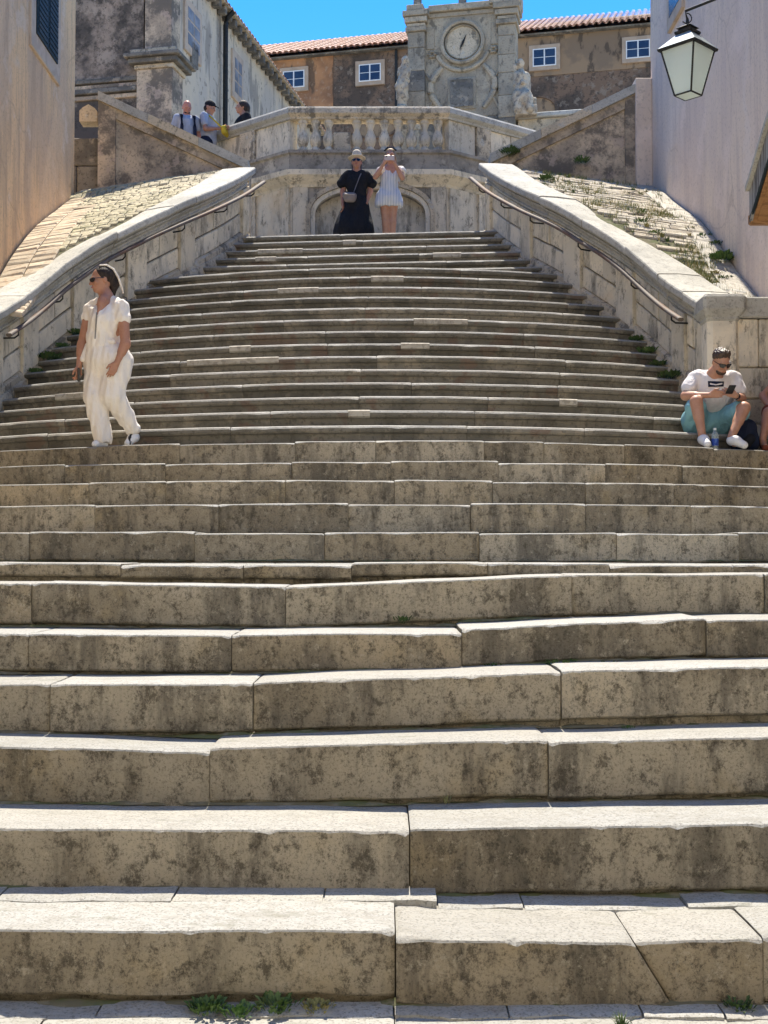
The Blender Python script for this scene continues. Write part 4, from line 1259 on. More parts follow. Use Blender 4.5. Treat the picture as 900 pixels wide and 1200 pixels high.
# an arched hood: it springs low at its far end and rises towards the viewer
xt = P(878, 240, Yc).x - XR_WALL
def arc(t, off):                                   # t: metres towards the viewer; off: above the spring line
    return (-t, .62 * math.sin(min(t, 1.3) / 1.3 * math.pi / 2) ** 1.15 + off)
z_lo, z_hi = 0.0, (262 - 224) * Yc / F
ts = [i * .13 for i in range(11)]
for a, b in zip(ts[:-1], ts[1:]):                  # weathered fascia boards
    g_ = .004
    pa, pb = arc(a + g_, 0), arc(b - g_, 0)
    lo_a = .045 * (1 - a / .13) if a < .13 else 0.0
    MB().prism([(pa[0], pa[1] + .05 + z_lo - lo_a), (pb[0], pb[1] + .05 + z_lo), (pb[0], pb[1] + z_hi), (pa[0], pa[1] + z_hi)], 'x', xt, xt + .028).build('fascia_board', WOODGREY, cn)
def shell(o0, o1, x0, x1, name, mat):
    pts = [arc(t, o0) for t in ts] + [arc(t, o1) for t in ts[::-1]]
    return MB().prism(pts, 'x', x0, x1).build(name, mat, cn)
shell(z_hi + .002, z_hi + .055, xt - .04, .0, 'roof_skin', COPE)
shell(.03, .075, xt + .030, .0, 'soffit', WOODBROWN)
m = MB().tube([(xt + .012, arc(t, 0)[0], arc(t, .045)[1]) for t in ts], .016, 6); m.build('edge_bead', SHUTTER, cn)
for k_ in range(2):
    for a, b in zip(ts[0:9:2], ts[1:10:2]):
        pa, pb = arc(a + .02, .012), arc(b + .10, .012)
        MB().prism([pa, pb, (pb[0], pb[1] + .02), (pa[0], pa[1] + .02)], 'x', xt + .07 + k_ * .22, xt + .24 + k_ * .22).build('soffit_panel', WOODBROWN, cn)
MB().box((xt, -.02, -.01), (.0, .06, .10), 0, .015).build('spring_beam', WOODBROWN, cn)

# ================================================================== people, statues: implicit bodies
class Sdf:
    def __init__(s): s.p = []
    def cap(s, a, b, ra, rb=None, k=.03):
        s.p.append(('c', np.array(a, float), np.array(b, float), ra, ra if rb is None else rb, k)); return s
    def ell(s, c, r, k=.03, rot=None):
        s.p.append(('e', np.array(c, float), np.array(r, float), None if rot is None else np.array(rot, float), k)); return s
    def cut(s, point, normal):
        n = np.array(normal, float); s.p.append(('x', np.array(point, float), n / np.linalg.norm(n))); return s
    def mesh(s, name, h, mat, fold=None):
        lo = np.full(3, 1e9); hi = -lo
        for p in s.p:
            if p[0] == 'c':
                r = max(p[3], p[4]); lo = np.minimum(lo, np.minimum(p[1], p[2]) - r); hi = np.maximum(hi, np.maximum(p[1], p[2]) + r)
            elif p[0] == 'e':
                r = p[2].max() if p[3] is not None else p[2]; lo = np.minimum(lo, p[1] - r); hi = np.maximum(hi, p[1] + r)
        lo -= 4 * h + .01; hi += 4 * h + .01
        n = np.ceil((hi - lo) / h).astype(int) + 1
        ax = [lo[i] + h * np.arange(n[i]) for i in range(3)]
        G = np.full(n, .08, np.float32)
        for p in s.p:
            if p[0] == 'x':
                d = (ax[0] - p[1][0])[:, None, None] * p[2][0] + (ax[1] - p[1][1])[None, :, None] * p[2][1] + (ax[2] - p[1][2])[None, None, :] * p[2][2]
                G = np.maximum(G, d.astype(np.float32)); continue
            k = p[-1]
            if p[0] == 'c':
                r = max(p[3], p[4]); a_, b_ = np.minimum(p[1], p[2]) - r, np.maximum(p[1], p[2]) + r
            else:
                r = p[2].max() if p[3] is not None else p[2]; a_, b_ = p[1] - r, p[1] + r
            mg = k + 3 * h
            i0 = np.maximum(np.floor((a_ - mg - lo) / h).astype(int), 0); i1 = np.minimum(np.ceil((b_ + mg - lo) / h).astype(int) + 1, n)
            X = ax[0][i0[0]:i1[0], None, None]; Y = ax[1][None, i0[1]:i1[1], None]; Z = ax[2][None, None, i0[2]:i1[2]]
            if p[0] == 'c':
                ab = p[2] - p[1]; L2 = max(ab @ ab, 1e-9)
                t = np.clip(((X - p[1][0]) * ab[0] + (Y - p[1][1]) * ab[1] + (Z - p[1][2]) * ab[2]) / L2, 0, 1)
                d = np.sqrt((X - p[1][0] - t * ab[0]) ** 2 + (Y - p[1][1] - t * ab[1]) ** 2 + (Z - p[1][2] - t * ab[2]) ** 2) - (p[3] + (p[4] - p[3]) * t)
            else:
                q = [X - p[1][0], Y - p[1][1], Z - p[1][2]]
                if p[3] is not None:
                    q = [q[0] * p[3][i][0] + q[1] * p[3][i][1] + q[2] * p[3][i][2] for i in range(3)]
                k0 = np.sqrt((q[0] / p[2][0]) ** 2 + (q[1] / p[2][1]) ** 2 + (q[2] / p[2][2]) ** 2)
                k1 = np.sqrt((q[0] / p[2][0] ** 2) ** 2 + (q[1] / p[2][1] ** 2) ** 2 + (q[2] / p[2][2] ** 2) ** 2) + 1e-9
                d = k0 * (k0 - 1) / k1
            sl = tuple(slice(i0[i], i1[i]) for i in range(3))
            g = G[sl]; d = d.astype(np.float32)
            hh = np.maximum(k - np.abs(g - d), 0) / k
            G[sl] = np.minimum(g, d) - hh * hh * k * .25
        if fold is not None:
            G = G + fold(ax[0][:, None, None], ax[1][None, :, None], ax[2][None, None, :]).astype(np.float32)
        # surface nets
        ins = G < 0
        c = np.zeros(np.array(n) - 1, np.int8)
        for dx in (0, 1):
            for dy in (0, 1):
                for dz in (0, 1): c += ins[dx:n[0]-1+dx, dy:n[1]-1+dy, dz:n[2]-1+dz]
        act = (c > 0) & (c < 8)
        idx = np.full(act.shape, -1, np.int64); cells = np.argwhere(act); idx[act] = np.arange(len(cells))
        acc = np.zeros((len(cells), 3)); cnt = np.zeros(len(cells))
        cr = [(a, b) for a in range(8) for b in range(8) if b > a and bin(a ^ b).count('1') == 1]
        off = [np.array([(q >> 2) & 1, (q >> 1) & 1, q & 1]) for q in range(8)]
        val = [G[cells[:, 0] + o[0], cells[:, 1] + o[1], cells[:, 2] + o[2]] for o in off]
        for a, b in cr:
            m_ = (val[a] < 0) != (val[b] < 0)
            t = np.zeros(len(cells)); t[m_] = val[a][m_] / (val[a][m_] - val[b][m_])
            acc[m_] += off[a] + t[m_, None] * (off[b] - off[a]); cnt[m_] += 1
        V = lo + (cells + acc / cnt[:, None]) * h
        faces = []
        for d in range(3):
            e = [0, 0, 0]; e[d] = 1
            s0 = ins[:n[0]-e[0], :n[1]-e[1], :n[2]-e[2]]; s1 = ins[e[0]:, e[1]:, e[2]:]
            for flip in (0, 1):
                w = np.argwhere((s0 & ~s1) if not flip else (~s0 & s1))
                u, v = (d + 1) % 3, (d + 2) % 3
                w = w[(w[:, u] > 0) & (w[:, v] > 0) & (w[:, u] < n[u] - 1) & (w[:, v] < n[v] - 1)]
                q = []
                for (du, dv) in ((-1, -1), (0, -1), (0, 0), (-1, 0)):
                    z = w.copy(); z[:, u] += du; z[:, v] += dv
                    q.append(idx[z[:, 0], z[:, 1], z[:, 2]])
                q = np.stack(q, 1)
                faces.append(q if not flip else q[:, ::-1])
        Fq = np.concatenate(faces)
        me = bpy.data.meshes.new(name)
        me.vertices.add(len(V)); me.vertices.foreach_set('co', V.astype(np.float32).ravel())
        me.loops.add(Fq.size); me.loops.foreach_set('vertex_index', Fq.astype(np.int32).ravel())
        me.polygons.add(len(Fq)); me.polygons.foreach_set('loop_start', np.arange(0, Fq.size, 4, dtype=np.int32))
        me.polygons.foreach_set('use_smooth', np.ones(len(Fq), bool))
        me.update(calc_edges=True); me.validate()
        me.materials.append(mat)
        return me
    def build(s, name, h, mat, parent=None, fold=None, **kw):
        me = s.mesh(name, h, mat, fold)
        o = bpy.data.objects.new(name, me); COL.objects.link(o)
        if parent is not None:
            o.parent = parent; o.matrix_parent_inverse = Matrix.Translation(-parent.location)
        return tag(o, **kw)

def skin(name, c):
    return M(name, c, [dict(s=14, d=4, lo=.4, hi=.65, c=(c[0]*.86, c[1]*.80, c[2]*.76), f=.6), dict(s=60, d=3, lo=.5, hi=.7, c=(c[0]*.9, c[1]*.82, c[2]*.8), f=.4)],
             rough=.5, spec=.4, shift=False, Subsurface_Weight=.12, Subsurface_Scale=.02)
def cloth(name, c, f=.25, s=160, c2=None):
    c2 = c2 or tuple(v * .86 for v in c)
    return M(name, c, [dict(s=6, d=4, lo=.42, hi=.62, c=c2, f=.7)], rough=.9, spec=.15, shift=False, bump=[dict(s=s, d=2, f=.15, dist=.002), dict(s=18, st=(1, 1, .6), d=4, f=f, dist=.012), dict(s=10, st=(1.5, 1.5, .55), d=2, w=.8, f=.6, dist=.022)])
SKIN_T = skin('tanned_skin', (.40, .20, .125))
SKIN_L = skin('light_tanned_skin', (.46, .25, .165))
SKIN_R = skin('sunburnt_skin', (.50, .22, .15))
HAIR_D = M('dark_brown_hair', (.020, .014, .011), [dict(s=40, st=(1, 1, .2), lo=.4, hi=.6, c=(.05, .034, .025), f=.7)], rough=.6, spec=.25, shift=False, bump=[dict(s=70, st=(1, 1, .15), f=.9, dist=.01)])
HAIR_B = M('brown_hair', (.045, .027, .017), [dict(s=40, st=(1, 1, .2), lo=.4, hi=.6, c=(.09, .055, .035), f=.7)], rough=.45, spec=.5, shift=False, bump=[dict(s=70, f=.5, dist=.006)])
HAIR_BL = M('blond_hair', (.33, .22, .11), [dict(s=40, st=(1, 1, .2), lo=.4, hi=.6, c=(.22, .14, .065), f=.7)], rough=.5, shift=False, bump=[dict(s=70, st=(1, 1, .2), f=.5, dist=.006)])
WHITE_C = cloth('white_cotton', (.80, .735, .65), .8, 160, (.76, .69, .60))
TEE_C = cloth('white_jersey', (.74, .71, .70), .45)
TEAL_C = cloth('teal_shorts_cotton', (.21, .42, .48), .7)
BLACK_C = cloth('black_cotton', (.016, .017, .021), .8)
RUST_C = cloth('rust_brown_cotton', (.17, .045, .025), .4)
GREYBLUE_C = cloth('grey_blue_jersey', (.36, .39, .46), .4)
YELLOW_C = cloth('yellow_fabric', (.55, .42, .05), .4)
NAVY_C = cloth('navy_fabric', (.016, .022, .045), .4)
STRAW = M('pale_straw', (.58, .50, .38), [dict(s=60, st=(1, 1, 3), lo=.45, hi=.6, c=(.44, .37, .27), f=.7)], rough=.85, shift=False)
LENS = M('dark_sunglass_lens', (.008, .008, .010), rough=.08, spec=.7)
SHOE_W = M('white_trainer_leather', (.72, .71, .70), [dict(s=20, lo=.5, hi=.7, c=(.58, .57, .55), f=.5)], rough=.55, shift=False)
SHOE_B = M('black_trainer_stripe', (.02, .02, .024), rough=.6)
LIPS = M('lip_colour', (.34, .095, .085), rough=.45)
PLASTIC_B = M('black_phone_glass', (.012, .012, .014), rough=.15, spec=.6)

def V(*a): return np.array(a, float)
def un(a): a = np.array(a, float); return a / max(np.linalg.norm(a), 1e-9)
def PX(x, y, Y): return np.array(tuple(P(x, y, Y)))

def head(S, c, f, up, sc=1.0):
    """skull, jaw, nose, ears, brow, lips; f = facing, up = crown direction"""
    f = un(f); up = un(np.array(up) - f * np.dot(f, up)); r = np.cross(f, up)
    rot = np.stack([r, f, up])
    L = lambda a, b, d: c + sc * (r * a + f * b + up * d)
    S.ell(L(0, -.010, .022), V(.073, .095, .098) * sc, .02, rot)
    S.ell(L(0, .030, -.038), V(.056, .062, .072) * sc, .03, rot)
    S.ell(L(0, .060, -.088), V(.030, .028, .022) * sc, .03, rot)
    S.cap(L(0, .090, .012), L(0, .110, -.028), .009 * sc, .0145 * sc, .014)
    S.cap(L(-.035, .083, .025), L(.035, .083, .025), .010 * sc, .010 * sc, .02)
    S.cap(L(-.016, .092, -.058), L(.016, .092, -.058), .0085 * sc, .0085 * sc, .010)
    for s in (-1, 1):
        S.ell(L(s * .074, -.012, -.006), V(.010, .020, .032) * sc, .008, rot)
        S.ell(L(s * .040, .070, -.022), V(.022, .018, .018) * sc, .02, rot)
    return L, rot

def hand(S, w, d, u, curl=.5, sc=1.0, r=.0085):
    """palm, four unequal bent fingers and a thumb leaving the side of the palm"""
    d = un(d); u = un(np.array(u) - d * np.dot(d, u)); nn = np.cross(d, u)
    lens = (.068, .076, .070, .054)
    for i, (o, ln) in enumerate(zip((.029, .010, -.010, -.028), lens)):
        kn = w + sc * (d * (.088 - .006 * abs(i - 1)) + u * o)
        S.cap(w + u * o * .55 * sc + d * .012, kn, .0135 * sc, .0115 * sc, .014)
        a = curl * .8; e1 = un(d * math.cos(a) + nn * math.sin(a)); p1 = kn + e1 * ln * .5 * sc
        a = curl * 1.9; e2 = un(d * math.cos(a) + nn * math.sin(a)); p2 = p1 + e2 * ln * .5 * sc
        S.cap(kn, p1, r * sc, r * .95 * sc, .006); S.cap(p1, p2, r * .95 * sc, r * .8 * sc, .006)
    b = w + sc * (d * .025 + u * .026)
    t1 = b + sc * un(d * .7 + u * .55 + nn * .3) * .042; t2 = t1 + sc * un(d * .95 + u * .1 + nn * .35) * .034
    S.cap(b, t1, .0145 * sc, .011 * sc, .012); S.cap(t1, t2, .010 * sc, .0085 * sc, .006)

def limb(S, a, b, c, ra, rb, rc, k=.025):
    S.cap(a, b, ra, rb, k); S.cap(b, c, rb, rc, k)

def body(J, sc=1.0, w=1.0, hands=True):
    """skin: one continuous surface from the joints in J"""
    S = Sdf()
    hc = J['head']; f = un(J['face']); up = J.get('up', V(0, 0, 1))
    Lh, rot = head(S, hc, f, up, J.get('hs', 1.0))
    S.cap(J['neck'], hc + un(J['neck'] - hc) * .06, .054 * sc, .048 * sc, .03)
    ch_, wa, pe = J['chest'], J['waist'], J['pelvis']
    sl, sr = J['sl'], J['sr']
    ax = un(sr - sl); dn = un(wa - ch_); fr = np.cross(ax, dn)
    rt = np.stack([ax, un(np.cross(dn, ax)), dn])
    S.ell(ch_, V(.155 * w, .105, .17) * sc, .05, rt)
    S.cap(sl + (sr - sl) * .12, sr + (sl - sr) * .12, .058 * sc, .058 * sc, .05)
    S.cap(J['neck'], ch_, .06 * sc, .10 * sc, .05)
    S.cap(ch_, wa, .115 * w * sc, .108 * w * sc, .05)
    S.cap(wa, pe, .108 * w * sc, .125 * w * sc, .05)
    S.cap(J['hl'], J['hr'], .10 * w * sc, .10 * w * sc, .05)
    for s in 'lr':
        limb(S, J['s' + s], J['e' + s], J['w' + s], .050 * sc * w, .039 * sc * w, .026 * sc)
        el, wr = J['e' + s], J['w' + s]
        S.cap(el + (wr - el) * .1, el + (wr - el) * .4, .040 * sc * w, .036 * sc * w, .02)
        if hands:
            hand(S, wr, J['hd' + s], J['hu' + s], J.get('curl' + s, .5), .98 * sc, J.get('fr', .0085))
        else:
            S.cap(wr, wr + un(J['hd' + s]) * .10, .030 * sc, .022 * sc, .02)
        limb(S, J['h' + s], J['k' + s], J['a' + s], .088 * sc * w, .056 * sc, .036 * sc)
        kn, an = J['k' + s], J['a' + s]
        cb = J.get('calf', V(0, 1, 0))
        S.cap(kn + (an - kn) * .15 + cb * .012, kn + (an - kn) * .45 + cb * .014, .050 * sc, .046 * sc, .03)
        t = J['t' + s]
        S.cap(an + V(0, 0, -.035), an + un(t - an) * .04 + V(0, 0, -.04), .034 * sc, .032 * sc, .02)
        S.cap(an + V(0, 0, -.045), t, .032 * sc, .024 * sc, .02)
    return S, Lh, rot

def person(label, base, group=None):
    o = empty('person', tuple(base)); tag(o, label, 'person', group); return o

def glasses(Lh, parent, sc=1.0):
    m = MB()
    for s in (-1, 1):
        c = [Lh(s * .033 + a * .028, .103 - .012 * abs(a + s * .9) * (1 if s * a > 0 else .3), .004 + b * .021) for a, b in ((-.9, .8), (.9, .85), (1, 0), (.6, -.9), (-.5, -.95), (-1, 0))]
        cb = [p + (Lh(0, .008, 0) - Lh(0, 0, 0)) for p in c]
        m.add(list(c) + list(cb), [(5, 4, 3, 2, 1, 0), (6, 7, 8, 9, 10, 11)] + [(i, (i + 1) % 6, (i + 1) % 6 + 6, i + 6) for i in range(6)])
        m.tube([Lh(s * .060, .093, .014), Lh(s * .077, .05, .014), Lh(s * .080, -.005, .010)], .0035, 5)
    m.tube([Lh(-.012, .108, .012), Lh(.012, .108, .012)], .004, 5)
    o = m.build('sunglasses', LENS, parent); o.matrix_parent_inverse = Matrix.Translation(-parent.location); return o

def eyes(Lh, rot, parent, h):
    S = Sdf()
    for s in (-1, 1): S.ell(Lh(s * .031, .083, .006), V(.013, .008, .006), .004, rot)
    S.build('eyes', h * .5, PLASTIC_B, parent)
def lips(Lh, rot, parent, h):
    Sdf().cap(Lh(-.018, .098, -.058), Lh(.018, .098, -.058), .0062, .0062, .004).build('lips', h, LIPS, parent)

def folds(amp, fx, fz, ph=0.0):
    return lambda X, Y, Z: amp * (np.sin(fx * X + 1.7 * np.sin(fz * Z + ph) + ph) * np.sin(fz * Z * .8 + 2.1 * Y * fx * .3 + ph) + .6 * np.sin(fx * 1.9 * X - fz * 1.3 * Z + 3 * Y + ph))

from mathutils.bvhtree import BVHTree
def decal(obj, quad, name, mat, parent, nx=6, ny=6, lift=.004):
    """a flat print laid on a garment: quad of photo points projected on the real cloth surface"""
    me = obj.data
    bv = BVHTree.FromPolygons([v.co.copy() for v in me.vertices], [tuple(p.vertices) for p in me.polygons])
    cam_o = Vector((0, 0, CZ)); vs = []
    for j in range(ny + 1):
        for i in range(nx + 1):
            a, b = i / nx, j / ny
            x = (quad[0][0] * (1 - a) + quad[1][0] * a) * (1 - b) + (quad[3][0] * (1 - a) + quad[2][0] * a) * b
            y = (quad[0][1] * (1 - a) + quad[1][1] * a) * (1 - b) + (quad[3][1] * (1 - a) + quad[2][1] * a) * b
            d = (P(x, y, 10.0) - cam_o).normalized()
            hit = bv.ray_cast(cam_o, d)
            if hit[0] is None: hit = bv.find_nearest(P(x, y, me.vertices[0].co.y))
            vs.append(hit[0] - d * lift)
    m = MB().add(vs, [(j*(nx+1)+i, (j+1)*(nx+1)+i, (j+1)*(nx+1)+i+1, j*(nx+1)+i+1) for j in range(ny) for i in range(nx)], 0, True)
    o = m.build(name, mat, parent); o.matrix_parent_inverse = Matrix.Translation(-parent.location)
    return o

# ---------------------------------------------------------------- woman in the white jumpsuit
Yw = 11.85
q = lambda x, y, d=0.0: PX(x, y, Yw + d)
J = dict(head=q(119, 328.5), face=V(-.86, -.47, -.16), up=V(-.08, -.05, 1), neck=q(125, 349), chest=q(125, 378), waist=q(121, 400), pelvis=q(124, 419),
         sl=q(106, 362, .07), sr=q(143.5, 360, -.09), el=q(96.5, 404, .06), wl=q(92.5, 429, -.02), er=q(147, 403, -.15), wr=q(137, 425, -.20),
         hdl=V(.05, -.15, -1), hul=V(-.5, -.8, 0), hdr=V(-.42, -.10, -.9), hur=V(-.8, -.5, .3), curll=.75, curlr=.35,
         hl=q(115, 421, .06), hr=q(134, 421, -.05), kl=q(112, 467, -.02), kr=q(132, 466, -.06), al=q(121, 515.5, .01), ar=q(158, 508, .10), calf=V(.8, .5, 0), hs=1.0)
J['tl'] = J['al'] + V(-.05, -.10, -.055); J['tr'] = q(150, 520, .03)
wo_ = person('woman in white jumpsuit and sunglasses walking down along the left side', (J['al'][0], Yw, LH[12]))
S, Lh, rot = body(J, 1.0, 1.12)
S.cap(q(121, 352, -.10), q(115.5, 369, -.172), .042, .022, .03).cap(q(122, 350, -.06), q(119, 356, -.12), .045, .04, .03)
S.build('body', .006, SKIN_T, wo_)
top_ = Sdf()
ax_ = un(J['sr'] - J['sl']); dn_ = V(0, 0, -1); rt_ = np.stack([ax_, un(np.cross(dn_, ax_)), dn_])
top_.ell(q(125, 377), V(.172, .130, .155), .05, rt_).cap(q(121.5, 376, -.07), q(121, 398), .130, .150, .05)
top_.cap(q(106, 364, .06), q(121, 367, -.03), .060, .075, .05).cap(q(144, 361.5, -.08), q(128, 365, -.03), .062, .075, .05)
top_.cap(J['sl'] + V(.01, 0, .004), J['sl'] + (J['el'] - J['sl']) * .24 + V(-.006, 0, 0), .055, .062, .02)
top_.cap(J['sr'] + V(-.01, 0, .004), J['sr'] + (J['er'] - J['sr']) * .30, .058, .070, .02)
top_.cap(q(121, 398), q(121.5, 403), .152, .158, .03)
top_.cap(q(107, 360, .06), q(116, 354.5, .03), .052, .045, .03).cap(q(142, 358, -.08), q(132, 353, -.02), .055, .048, .03).cap(q(116, 355, .02), q(132, 354, .03), .05, .05, .03)
tp = top_.build('jumpsuit_top', .006, WHITE_C, wo_, folds(.004, 60, 22, .6))
tr = Sdf()
tr.cap(q(121, 401), q(124, 421), .146, .165, .04).cap(q(114, 421, .06), q(136, 421, -.05), .130, .142, .05)
tr.cap(q(114, 424, .05), q(111.5, 466, -.02), .120, .100, .05).cap(q(111.5, 466, -.02), q(120.5, 514, -.02), .100, .086, .03)
tr.cap(q(138, 424, -.04), q(132, 463, -.06), .138, .112, .03).cap(q(132, 463, -.06), q(155, 502, .08), .108, .072, .03)
tr.cut((0, 0, LH[12] + .045), (0, 0, -1))
tr.build('trousers', .006, WHITE_C, wo_, folds(.0055, 55, 9, 1.9))
Sdf().cap(q(121 - 9, 400.5, -.10), q(121 + 12, 400.5, -.12), .025, .025, .02).ell(q(121, 400.5), V(.150, .150, .018), .02).build('waist_tie', .007, WHITE_C, wo_)
Sdf().cap(q(102, 404, .0), q(97.5, 421, -.02), .018, .030, .02).build('tie_end', .007, WHITE_C, wo_)
decal(tp, [(112.5, 366), (114.3, 366), (112.2, 397), (110.6, 397)], 'zip', M('dull_zip', (.22, .21, .20), rough=.5), wo_, 2, 14)
hr_ = Sdf()
hr_.ell(Lh(0, -.030, .040), V(.084, .098, .094), .02, rot).cap(Lh(0, -.09, .05), Lh(0, -.115, -.04), .05, .045, .03).cap(Lh(0, -.115, -.04), Lh(.0, -.09, -.13), .045, .025, .03)
hr_.cut(Lh(0, .055, .03), Lh(0, .9, -.75) - Lh(0, 0, 0))
hr_.build('hair', .006, HAIR_D, wo_)
m = MB()  # white strip modelled as the sunlit rim of her dark hair
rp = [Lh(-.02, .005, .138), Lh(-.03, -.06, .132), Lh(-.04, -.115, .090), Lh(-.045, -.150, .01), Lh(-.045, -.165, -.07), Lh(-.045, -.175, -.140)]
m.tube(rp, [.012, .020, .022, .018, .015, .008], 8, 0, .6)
o = m.build('hair_rim_highlight', WHITE_C, wo_); o.matrix_parent_inverse = Matrix.Translation(-wo_.location)
glasses(Lh, wo_); lips(Lh, rot, wo_, .004)
for s_, nm in (('l', 0), ('r', 1)):
    a, t = J['a' + s_], J['t' + s_]
    sh = Sdf().cap(a + V(0, 0, -.035), a + (t - a) * .35 + V(0, 0, -.01), .046, .043, .03).cap(a + (t - a) * .3 + V(0, 0, -.012), t + V(0, 0, .006), .043, .034, .03)
    sh.cut((0, 0, LH[12] + .002), (0, 0, -1))
    so = sh.build('shoe', .006, SHOE_W, wo_)
    if s_ == 'r':
        for k_ in range(3):
            u_ = .18 + k_ * .17
            Sdf().cap(a + (t - a) * u_ + V(-.01, -.044, .012), a + (t - a) * (u_ + .06) + V(-.0, -.046, -.045), .011, .011, .004).build('shoe_stripe', .004, SHOE_B, so).matrix_parent_inverse = Matrix()
ph = empty('mobile_phone', tuple(q(93, 442, -.06))); tag(ph, 'black phone held low in the hand of the woman in white', 'phone')
MB().box((-.010, -.030, -.045), (.004, .036, .085), 0, .004).build('case', PLASTIC_B, ph); MB().box((-.012, -.026, -.04), (-.0105, .032, .08)).build('screen', PLASTIC_B, ph)

# ---------------------------------------------------------------- man sitting with a phone
q = PX
J = dict(head=q(845, 424, 12.30), face=V(.22, -.80, -.56), up=V(.10, -.52, .85), neck=q(838, 437, 12.40), chest=q(838, 456, 12.50), waist=q(832, 478, 12.62), pelvis=q(830, 492, 12.68),
         sl=q(815, 443, 12.50), sr=q(860, 444, 12.46), el=q(803, 464, 12.42), wl=q(832, 463, 12.16), er=q(869, 467, 12.38), wr=q(862, 463.5, 12.15),
         hdl=V(.9, -.25, .10), hul=V(.1, -.3, .95), hdr=V(-.75, -.30, .25), hur=V(-.1, -.3, .95), curll=.6, curlr=.7,
         hl=q(816, 492, 12.62), hr=q(845, 492, 12.60), kl=q(816, 470.5, 12.22), kr=q(872, 478, 12.20), al=q(823, 511, 12.12), ar=q(857, 512, 12.08), calf=V(0, 1, 0), hs=1.0)
J['tl'] = q(829, 521, 11.97); J['tr'] = q(872, 522, 12.00)
mn = person('man in white tee and teal shorts sitting on a step looking at a phone', (J['pelvis'][0], 12.6, LH[12]))
S, Lh, rot = body(J, 1.0, 1.05)
S.build('body', .006, SKIN_L, mn)
ax_ = un(J['sr'] - J['sl']); dn_ = un(J['waist'] - J['chest']); rt_ = np.stack([ax_, un(np.cross(dn_, ax_)), dn_])
tee = Sdf().ell(q(838, 458, 12.5), V(.195, .140, .185), .05, rt_).cap(q(819, 442.5, 12.49), q(856, 443.5, 12.46), .075, .075, .05)
tee.cap(q(836, 462, 12.52), q(831, 478, 12.64), .160, .150, .05).cap(q(819, 480, 12.66), q(844, 481, 12.64), .12, .12, .05)
tee.cap(J['sl'], J['sl'] + (J['el'] - J['sl']) * .58, .075, .078, .03).cap(J['sr'], J['sr'] + (J['er'] - J['sr']) * .55, .075, .078, .03)
to = tee.build('tee_shirt', .006, TEE_C, mn, folds(.004, 32, 24, .3))
shs = Sdf().cap(q(816, 493, 12.62), q(846, 493, 12.60), .135, .135, .04).cap(q(815, 494, 12.62), q(815.5, 478, 12.34), .130, .100, .04).cap(q(847, 493, 12.60), q(866, 482.5, 12.32), .130, .102, .04)
shs.cap(q(812, 500, 12.66), q(848, 500, 12.62), .09, .09, .04)
shs.cut((0, 0, CZ + h12 + RISE + .004), (0, 0, -1))
shs.build('shorts', .006, TEAL_C, mn, folds(.005, 36, 22, 1.1))
h_ = Sdf().ell(Lh(0, -.022, .046), V(.081, .098, .088), .02, rot).cap(Lh(-.03, .035, .108), Lh(.03, .035, .108), .026, .026, .03)
h_.cut(Lh(0, .050, .060), Lh(0, .55, -.9) - Lh(0, 0, 0)); h_.build('hair', .006, HAIR_B, mn, folds(.004, 160, 140, .2))
bd = Sdf().ell(Lh(0, .045, -.080), V(.052, .050, .036), .02, rot); bd.cut(Lh(0, .0, -.055), Lh(0, .15, 1) - Lh(0, 0, 0)); bd.build('beard', .006, HAIR_B, mn)
glasses(Lh, mn)
decal(to, [(829.5, 446.5), (848.5, 447), (848, 453), (830, 453.5)], 'shirt_print', NAVY_C, mn, 8, 4, .005)
decal(to, [(832, 448.8), (839, 450.2), (839, 451.6), (832, 450.6)], 'print_mark', TEE_C, mn, 4, 2, .008)
decal(to, [(839, 450.2), (846.5, 448.6), (846.5, 450.4), (839, 451.6)], 'print_mark', TEE_C, mn, 4, 2, .008)
for s_ in 'lr':
    a, t = J['a' + s_], J['t' + s_]
    sh = Sdf().cap(a + V(0, 0, -.035), a + (t - a) * .4 + V(0, 0, -.005), .047, .044, .03).cap(a + (t - a) * .3 + V(0, 0, -.012), t + V(0, 0, .004), .044, .036, .03)
    sh.cut((0, 0, LH[12] + .003), (0, 0, -1)); sh.build('shoe', .006, SHOE_W, mn)
ph = empty('mobile_phone', tuple(q(856.5, 456.5, 12.05))); ph.rotation_euler = (R(50), 0, R(12)); tag(ph, 'black phone in the hands of the seated man', 'phone')
MB().box((-.036, -.004, -.055), (.036, .005, .055), 0, .003).build('case', PLASTIC_B, ph); MB().box((-.033, .0052, -.052), (.033, .0064, .052)).build('screen', PLASTIC_B, ph)
# watch on the man's wrist is part of him
w0 = J['wr'] + (J['er'] - J['wr']) * .18; dd = un(J['er'] - J['wr'])
Sdf().cap(w0 - dd * .012, w0 + dd * .012, .034, .034, .01).build('watch', .006, PLASTIC_B, mn)

# things on the step beside him
bg_ = empty('backpack', tuple(q(872, 522, 12.28))); tag(bg_, 'black backpack standing on the step right of the seated man', 'backpack')
bo = np.array(bg_.location); bo[2] = LH[12] + .004; bg_.location = bo
b_ = Sdf().cap(bo + V(-.02, .05, .10), bo + V(.03, .06, .24), .11, .085, .05).cap(bo + V(.07, .05, .08), bo + V(.06, .06, .22), .09, .08, .05); b_.cut((0, 0, bo[2]), (0, 0, -1)); b_.build('pack', .01, NAVY_C, bg_, folds(.004, 25, 20, .2))
Sdf().cap(bo + V(.0, -.035, .07), bo + V(.05, -.03, .12), .055, .05, .03).build('front_pocket', .01, BLACK_C, bg_)
m = MB().tube([(.0, .05, .30), (.0, .05, .35), (.05, .05, .35), (.05, .05, .29)], .010, 6); m.build('grab_loop', BLACK_C, bg_)
BOT = M('clear_bottle_plastic', (.55, .66, .68), rough=.12, spec=.5, Transmission_Weight=.7)
